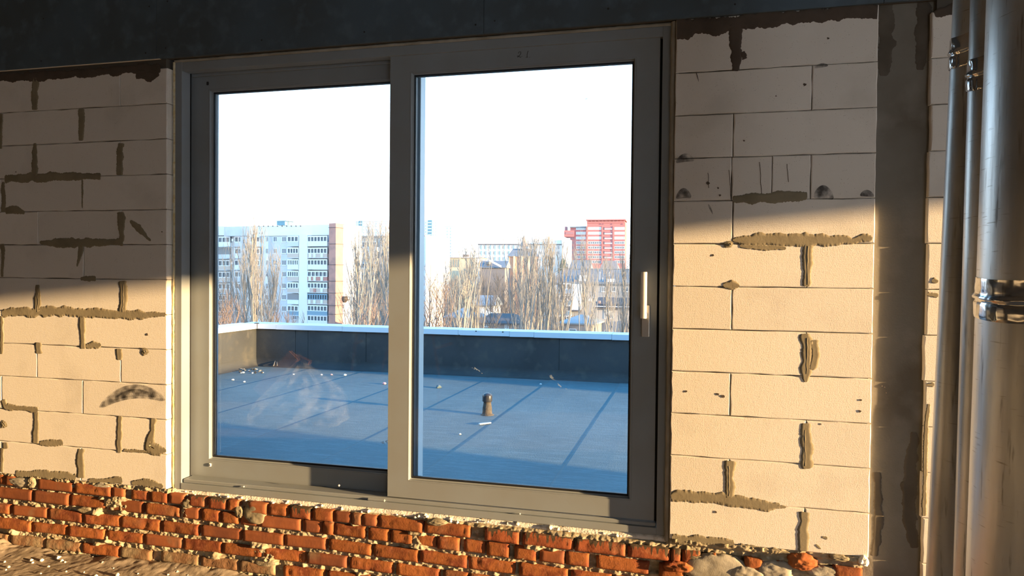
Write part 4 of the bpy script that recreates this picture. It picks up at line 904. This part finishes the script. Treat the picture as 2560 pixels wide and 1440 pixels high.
for i in range(8):
    y = 571 + i * 11.95; pale = 'glass_far_pale' if i < 3 else 'glass_far'
    for x0, x1, n, d in ((1440, 1464.5, 5, 2), (1470, 1503, 6, 0), (1536, 1561.5, 6, 0)): f.window(T_, x0, y - 3.2, x1, y + 3.4, d, n, glassm=pale, bar=.22)
    r = f.part('balcony_recess', 'tower_recess', T_, 1508, y - 3.6, 1531, y + 3.6, -.12, .1); f.part('recess_back', 'band_dark', r, 1508.6, y - 3.2, 1511, y + 3.2, -.2, 0); f.part('recess_rail', 'panel_grey', r, 1511, y, 1530.4, y + 3, -.25, -.1)
    if i: f.part('balcony_recess', 'tower_recess', T_, 1414 if i == 1 else 1425, y - 3.2, 1434.5, y + 3.2, .85 if i == 1 else 1.8, 2.1)
    for x0, x1, d in ((1466, 1469.5, -.5), (1504, 1507.5, -.35), (1531.5, 1535.5, -.35)): f.part('rib', 'tower_red', T_, x0, y - 6, x1, y + 6, d, 0)
# ---- five-storey block with slate roof and blue balconies
f = Fac(1480, 190, 0)
K_ = empty('apartment_block', f.base()); tag(K_, 'grey five-storey block with slate roof and blue balconies, right of the poplars', 'building')
f.part('wall', 'house_grey', K_, 1378, 710, 1640, 830, 0, 11, GZ); f.part('eave', 'slate', K_, 1376, 705, 1642, 710.5, -.8, .4)
u0, ze = f.at(1376, 706); u1, _ = f.at(1642, 706); zr = f.at(1490, 672, 5.5)[1]
b = MB(); b.add([f.P(u0, -.6, ze), f.P(u1, -.6, ze), f.P(u1, 11.6, ze), f.P(u0, 11.6, ze), f.P(u0 + 2.4, 5.5, zr), f.P(u1 - 2, 5.5, zr)], [(0, 1, 5, 4), (1, 2, 5), (2, 3, 4, 5), (3, 0, 4), (0, 3, 2, 1)]); b.build('roof', M['slate'], K_)
f.part('ridge_cap', 'roof_metal', K_, 1392, 671, 1600, 672.5, 5.2, 5.9)
for i in range(10): f.part('roof_seam', 'band_dark', K_, 1396 + i * 19, 672, 1396.5 + i * 19, 704, 1.4, 1.6) if False else None
for x, y0, y1 in ((1499, 679, 703), (1522.5, 679, 690), (1506, 694, 703)): f.part('vent_stack', 'loggia_white', K_, x, y0, x + 1.4, y1, .4, .6)
f.part('dormer', 'loggia_white', K_, 1448, 688, 1464, 703, -.2, 3); f.part('dormer', 'house_brown', K_, 1434, 699, 1443, 706, -.4, 2); f.part('dormer', 'loggia_white', K_, 1519, 697, 1534, 706, -.3, 2)
for i, y in enumerate((716, 744.5, 771, 797)):
    loggia(f, K_, 1397, 1427, y, -1.3, ('loggia_blue', 'loggia_teal', 'loggia_teal', 'loggia_teal')[i], True, (3, 4, 3, 3)[i])
f.part('clad_balcony', 'loggia_white', K_, 1428.5, 710, 1452, 775, -1.2, .3); f.part('clad_balcony', 'loggia_white', K_, 1375, 712, 1394, 740, -1.2, .3)
f.part('balcony_base', 'band_dark', K_, 1427, 775, 1452, 778, -1.3, .3)
for x in (1504, 1529, 1560): f.window(K_, x, 717, x + 10, 729, 0, 2, sill=True)
f.window(K_, 1480, 744, 1491, 758, 0, 2); f.part('air_conditioner', 'loggia_white', K_, 1471, 747, 1478, 753, -.5, 0)
u, z = f.at(1557, 684, 2); b = MB(); b.lathe([(.02, 0), (.35, .03), (.55, .14), (.62, .26)], *f.P(u, 0, 0)[:2], z, 14); b.build('satellite_dish', M['loggia_white'], K_)
# ---- houses close below
f = Fac(1535, 118, 3)
H_ = gable('grey_house', 'grey rendered three-storey house with dark roof, lower right of the pane', f, 1491, 1640, 768, 744, 'house_grey', 'roof_dark', 10, hip=.1, wins=((1510, 774, 1521, 797), (1523, 778, 1533, 797), (1511, 825, 1533, 845, 3)))
f.part('gutter', 'panel_grey', H_, 1480, 766, 1640, 768, -.8, -.5); f.part('fire_stair', 'band_dark', H_, 1570, 802, 1582, 840, -1.2, -.2)
for k in range(7): f.part('stair_tread', 'roof_metal', H_, 1571, 806 + k * 4.6, 1581, 807 + k * 4.6, -1.5, -1.2)
for k in range(16): f.part('snow_guard', 'roof_dark', H_, 1500 + k * 6, 759, 1503 + k * 6, 763, .4, .8)
f.part('chimney', 'chimney', H_, 1496, 752, 1501, 762, 1.5, 2.3)
f = Fac(1440, 112, -6)
gable('hip_roof_house', 'brown house with pale metal hip roof below the blue balconies', f, 1400, 1480, 806, 786, 'house_brown', 'roof_metal', 9, hip=.95, over=.4, wins=((1422, 822, 1441, 840, 1),))
f = Fac(1240, 122, 4)
gable('dark_house', 'dark house with a hipped grey roof behind the middle poplars', f, 1196, 1292, 806, 783, 'house_brown', 'roof_dark', 10, hip=.5, wins=((1211, 806, 1222, 818), (1262, 808, 1272, 822)))
f = Fac(1140, 135, -8); gable('metal_roof_house', 'house with a pale metal roof between the left poplars of the right pane', f, 1117, 1186, 791, 768, 'house_brown', 'roof_metal', 10, hip=.6)
f = Fac(1215, 160, 5); gable('pale_shed', 'pale grey shed roof glimpsed between the poplars, left of the dark house', f, 1180, 1234, 762, 738, 'panel_grey', 'roof_metal', 9, hip=.2)
f = Fac(1395, 330, 3); gable('distant_house', 'distant house with pale roof edge in front of the red high-rise', f, 1425, 1475, 672, 650, 'house_brown', 'slate', 12, hip=.15)
f = Fac(1395, 300, 3); gable('distant_house', 'broad brownish roof in front of the red high-rise, right of the pale-edged one', f, 1500, 1545, 676, 652, 'house_brown', 'house_brown', 12, hip=.4)
# ------------------------------------------------------------------ bare trees
def grow(seed, H, stems, spread, up, twig, m, thick=.22, levels=2, low=.12):
    """a leafless tree built at the origin: trunk, ascending stems, branches and twigs -> (trunk mesh, branch mesh)"""
    r = random.Random(seed); T = MB(); B = MB(); S = MB()
    def limb(b, p, d, L, rad, n, sides, curve):
        pts = [Vector(p)]; d = Vector(d).normalized()
        for i in range(n):
            d = (d + Vector((r.uniform(-1, 1), r.uniform(-1, 1), r.uniform(-.2, .6))) * curve + Vector((0, 0, up * .16))).normalized(); pts.append(pts[-1] + d * (L / n))
        b.tube(pts, [rad * (1 - .82 * i / n) for i in range(n + 1)], sides, caps=False); return pts
    trunk = limb(T, (0, 0, 0), (0, 0, 1), H * .97, thick, 8, 7, .05)
    def along(pts, t): i = min(int(t * (len(pts) - 1)), len(pts) - 2); f = t * (len(pts) - 1) - i; return pts[i].lerp(pts[i + 1], f)
    for i in range(stems):
        t = low + (.86 - low) * (i / max(1, stems - 1)) ** 1.15; p = along(trunk, t); a = i * 2.4 + r.uniform(-.4, .4)
        L = H * (1 - t) * r.uniform(.7, .98) * (1.0 if up > .5 else .75) + 1.0; out = spread * r.uniform(.7, 1.3)
        st = limb(B, p, (math.cos(a) * out, math.sin(a) * out, 1), L, thick * (.54 - .26 * t), 6, 5, .10)
        for j in range(twig):
            u = r.uniform(.15, .98); q = along(st, u); a2 = r.uniform(0, 6.28); l2 = L * r.uniform(.14, .34) * (1.15 - .5 * u) + .5; o2 = spread * r.uniform(.8, 2.0)
            br = limb(B, q, (math.cos(a2) * o2, math.sin(a2) * o2, 1), l2, .026 + .012 * r.random(), 3, 3, .16)
            for k in range(levels * 2):
                q3 = along(br, r.uniform(.2, .95)); a3 = r.uniform(0, 6.28); o3 = spread * r.uniform(.8, 2.4)
                limb(S, q3, (math.cos(a3) * o3, math.sin(a3) * o3, 1), l2 * r.uniform(.35, .7), .0095, 2, 3, .2)
    return T, B, S
def proto(name, seed, m, label, group, *a, **k):
    T, B, S = grow(seed, *a, m, **k); o = empty(name); tag(o, label, 'tree', group)
    T.build('trunk', M[m], o, smooth=True); B.build('branches', M[m], o, smooth=True); S.build('twigs', M[m], o, kind='stuff'); return o
used = set()
def plant(o, px, dist, top, label, rot=0, H=24.0, wide=1.0, group=None):
    """copies a tree and its parts to a spot on the ground, scaled so its crown reaches the given height"""
    d = ray(px, 690); d = d / np.hypot(d[0], d[1]); p = CAM + d * dist
    f = (p - CAM) @ FWD; z = CAM[2] + dist * ((720 - top) / FPX + PITCH) * 1.0
    if o.name in used:
        c = o.copy(); C.objects.link(c)
        for ch in o.children:
            q = ch.copy(); C.objects.link(q); q.parent = c
    else: c = o; used.add(o.name)
    s = (z - GZ) / H; c.location = (p[0], p[1], GZ); c.scale = (s * wide, s * wide, s); c.rotation_euler = (0, 0, rot)
    c['label'] = label
    if group: c['group'] = group
    return c
P = [proto('bare_poplar', 21 + i, 'bark', 'tree', 'bare poplars beyond the parapet', 24, 14, (.17, .21, .27)[i], 1.0, 12, thick=.24, levels=2, low=(.12, .16, .2)[i]) for i in range(3)]
Q = [proto('bare_tree', 61 + i, 'bark_dark', 'tree', 'bare trees further back', 24, 15, .55, .45, 12, thick=.2, levels=2, low=.25) for i in range(2)]
RR = proto('bare_bush', 91, 'bark_red', 'tree', 'reddish bare bushes', 14, 16, .5, .5, 12, thick=.1, levels=1, low=.05)
plant(P[0], 640, 92, 583, 'bare poplar in front of the grey facade at the left of the left pane', .4)
plant(P[1], 600, 118, 622, 'bare poplar at the far left, its fork low, left of the taller one', 1.9)
plant(P[2], 676, 104, 640, 'shorter bare poplar right of the tall one in the left pane', 3.3)
NT = plant(P[0], 897, 88, 602, 'bare poplar with a crow nest, right of the brick pier', 4.2, wide=1.15)
plant(P[1], 935, 100, 572, 'bare poplar just left of the meeting stile', 5.0)
plant(P[2], 968, 96, 555, 'bare poplar partly hidden by the meeting stile', .9)
plant(P[2], 1160, 86, 612, 'leftmost bare poplar of the right pane, with a spreading fork', 2.6, wide=1.2)
plant(P[0], 1192, 96, 640, 'bare poplar close to the right of the leftmost one in the right pane', 5.7)
plant(P[1], 1296, 88, 594, 'tall bare poplar in the middle of the right pane, before the orange building', .2, wide=1.0)
plant(P[2], 1330, 100, 600, 'bare poplar between the two tallest in the middle of the right pane', 4.4)
plant(P[0], 1362, 90, 592, 'tall bare poplar left of the blue balconies', 2.9)
plant(P[1], 1392, 106, 610, 'slimmer bare poplar next to the blue balconies', 1.2)
plant(P[2], 1466, 84, 598, 'bare poplar standing before the red high-rise', 5.3, wide=.8)
plant(P[0], 1562, 86, 628, 'rightmost bare poplar, beside the right sash stile', 3.8, wide=.9)
plant(P[1], 1525, 110, 640, 'thin bare poplar in front of the grey house', 2.2, wide=.8)
px_b = [(1100, 215, 676), (1140, 205, 682), (1178, 220, 680), (1212, 200, 684), (1248, 215, 676), (1280, 225, 684), (1312, 205, 678), (1345, 220, 682), (1378, 178, 678), (1228, 150, 700), (1182, 128, 735), (895, 190, 668), (945, 190, 660),(560, 130, 690), (615, 140, 700), (665, 150, 712), (880, 140, 660), (925, 150, 640), (960, 140, 680), (1070, 140, 655), (1108, 170, 668), (1130, 150, 690), (1165, 175, 672), (1205, 182, 676), (1240, 180, 668), (1262, 150, 690), (1290, 170, 676), (1325, 150, 668), (1352, 180, 672), (1385, 165, 676), (1410, 150, 696), (1560, 240, 655), (1590, 240, 650), (1505, 260, 660), (1480, 250, 664), (1230, 110, 730), (1340, 112, 724)]
names = ['in the grey mass, first from the white gable', 'in the grey mass, second from the white gable', 'in the grey mass below the beige end wall', 'in the grey mass left under the pale verge', 'in the grey mass right under the pale verge', 'in the grey mass under the orange piers', 'in the grey mass between the tallest poplars', 'in the grey mass left of the balcony poplar', 'in the grey mass at its right end', 'over the pale shed roof', 'over the pale metal roof', 'against the brownish block, left', 'against the brownish block, right','behind the far left poplar', 'behind the tall left poplar', 'in front of the lowest grey storeys', 'beside the white gable at the left pane', 'before the brownish block', 'low by the meeting stile', 'at the left edge of the right pane', 'right of the white gable', 'low between gable and beige building', 'under the beige building', 'under the house with the pale verge', 'under the rusty red roof', 'low before the dark house', 'under the orange building', 'between the two tall middle poplars', 'behind the tall poplar by the balconies', 'left of the slate roof', 'before the blue balconies', 'above the slate roof at the right', 'above the slate roof at the far right', 'above the slate roof in the middle', 'above the slate roof right of the conifer', 'low left of the dark house', 'low right of the dark house']
for i, ((px, d, top), nm) in enumerate(zip(px_b, names)): plant(Q[i % 2], px, d, top, 'dark bare tree with a rounded crown, ' + nm, i * 1.7, wide=1.15)
for px, d, top, H, nm in ((556, 78, 742, 14, 'at the lower left corner of the left pane'), (705, 100, 772, 14, 'below the balconies of the pale block'), (742, 104, 782, 14, 'right of the other one below the balconies'), (1078, 80, 700, 14, 'at the left edge of the right pane'), (950, 74, 748, 14, 'glowing low before the meeting stile'), (585, 84, 770, 14, 'right of the corner one at the left')): plant(RR, px, d, top, 'reddish bare bush ' + nm, px, H=H, wide=.85)
# crow nest held in the poplar fork
d = ray(862, 748); n_ = CAM + d * (88 / np.hypot(d[0], d[1])); b = MB()
for k in range(60):
    a = R_.uniform(0, 6.28); e = R_.uniform(-1, 1); p = Vector((math.cos(a) * .34, math.sin(a) * .34, e * .38)); q = p + Vector((math.cos(a + 1.6) * .5, math.sin(a + 1.6) * .5, R_.uniform(-.12, .12)))
    b.tube([p + Vector(n_), (p + q) / 2 * .97 + Vector(n_), q + Vector(n_)], .014, 4)
b.lathe([(.12, -.4), (.34, -.2), (.38, .1), (.25, .35)], *n_, 10)
tag(b.build('crow_nest', M['nest_twigs']), 'dark ball of twigs, a nest in the poplar right of the brick pier', 'nest')
# conifer before the red tower
d = ray(1407, 660); d = d / np.hypot(d[0], d[1]); p = CAM + d * 235
o = empty('conifer', (p[0], p[1], GZ)); tag(o, 'dark green conifer left of the red high-rise above the slate roof', 'tree')
zt = CAM[2] + 235 * ((720 - 644) / FPX + PITCH); hh = zt - GZ
MB().tube([(p[0], p[1], GZ), (p[0], p[1], zt)], [.35, .04], 7).build('trunk', M['bark_dark'], o)
b = MB()
for k in range(46):
    t = k / 45; z = zt - .3 - (hh * .55) * t; rad = .5 + 5.0 * t ** .75
    for j in range(9):
        a = j * .698 + k * 1.1 + R_.uniform(-.2, .2); l = rad * R_.uniform(.7, 1.15); e = (p[0] + math.cos(a) * l, p[1] + math.sin(a) * l, z - .25 * l); m_ = (p[0] + math.cos(a) * l * .5, p[1] + math.sin(a) * l * .5, z + .05)
        w = .22 + .10 * l; nx, ny = -math.sin(a) * w, math.cos(a) * w
        b.add([(p[0], p[1], z), (m_[0] + nx, m_[1] + ny, m_[2] - .12), (m_[0], m_[1], m_[2] + .18), (m_[0] - nx, m_[1] - ny, m_[2] - .12), e], [(0, 1, 2), (0, 2, 3), (1, 4, 2), (2, 4, 3)])
b.build('needle_boughs', M['conifer'], o, kind='stuff')
# unseen block, added at the right to keep the sun off the far parapet
MB().box(19, 30, 3.0, 16, -20, 8).build('shade_block', M['room'], kind='structure')

# ------------------------------------------------------------------ things standing in the room behind the camera, mirrored faintly in the panes
def mir(px, py, yv): x, z = PX(px, py, yv); return Vector((x, .32 - yv, z))
M['film'] = veil('plastic_film', (.42, .42, .42), .55, 7, .30, .62); M['plank'] = mat('orange_plank', (.34, .14, .05), .8)
u = np.linspace(0, 2 * math.pi, 70); v = np.linspace(0, 1, 34); U, V = np.meshgrid(u, v)
fold = fbm(np.cos(U) * 2.2 + 3, np.sin(U) * 2.2 + V * 4, 5, 4); rr = (.46 * (1 - V ** 1.7) + .05) * (.7 + .7 * fold)
hx, hy = -4.35, -3.55
film = grid_obj('plastic_film_heap', np.stack([hx + rr * np.cos(U) * 1.05, hy + rr * np.sin(U), .01 + .62 * V * (.75 + .5 * fold)], -1), M['film'], smooth=False)
tag(film, 'crumpled clear plastic film heap, mirrored as a pale ghost in the left pane', 'plastic film')
def plank(a, b, w, t, label, name='plank'):
    d = (b - a).normalized(); s = d.cross(Vector((0, 1, 0))).normalized() * w; n = Vector((0, t, 0))
    o = MB().hexa([a - s - n, a + s - n, a + s + n, a - s + n, b - s - n, b + s - n, b + s + n, b - s + n]).build(name, M['plank'], bevel=.004); return tag(o, label, 'plank')
plank(mir(642, 982, 4.5), mir(734, 888, 4.7), .085, .012, 'long orange plank mirrored in the left pane, leaning up to the right')
plank(mir(734, 890, 4.75), mir(772, 908, 4.75), .03, .012, 'short orange plank mirrored in the left pane, leaning down to the right')
for i, (a, b, c, e) in enumerate((((891, 826), (878, 925), (889, 858), (904, 852)), ((970, 862), (955, 918), (962, 888), (972, 870)), ((1090, 826), (1107, 934), (1097, 868), (1138, 856)))):
    t = empty('timber_prop', tuple(mir(*b, 5.2))); tag(t, ('slim timber prop mirrored in the left pane over the parapet', 'slanted timber prop mirrored beside the meeting stile', 'timber prop with an arm mirrored at the left of the right pane')[i], 'prop')
    f_ = mir(*b, 5.2); f_.z = 0
    MB().tube([f_, mir(*b, 5.2), mir(*a, 5.2)], .018, 8).build('post', M['plank'], t); MB().tube([mir(*c, 5.2), mir(*e, 5.2)], .022, 8).build('arm', M['plank'], t)
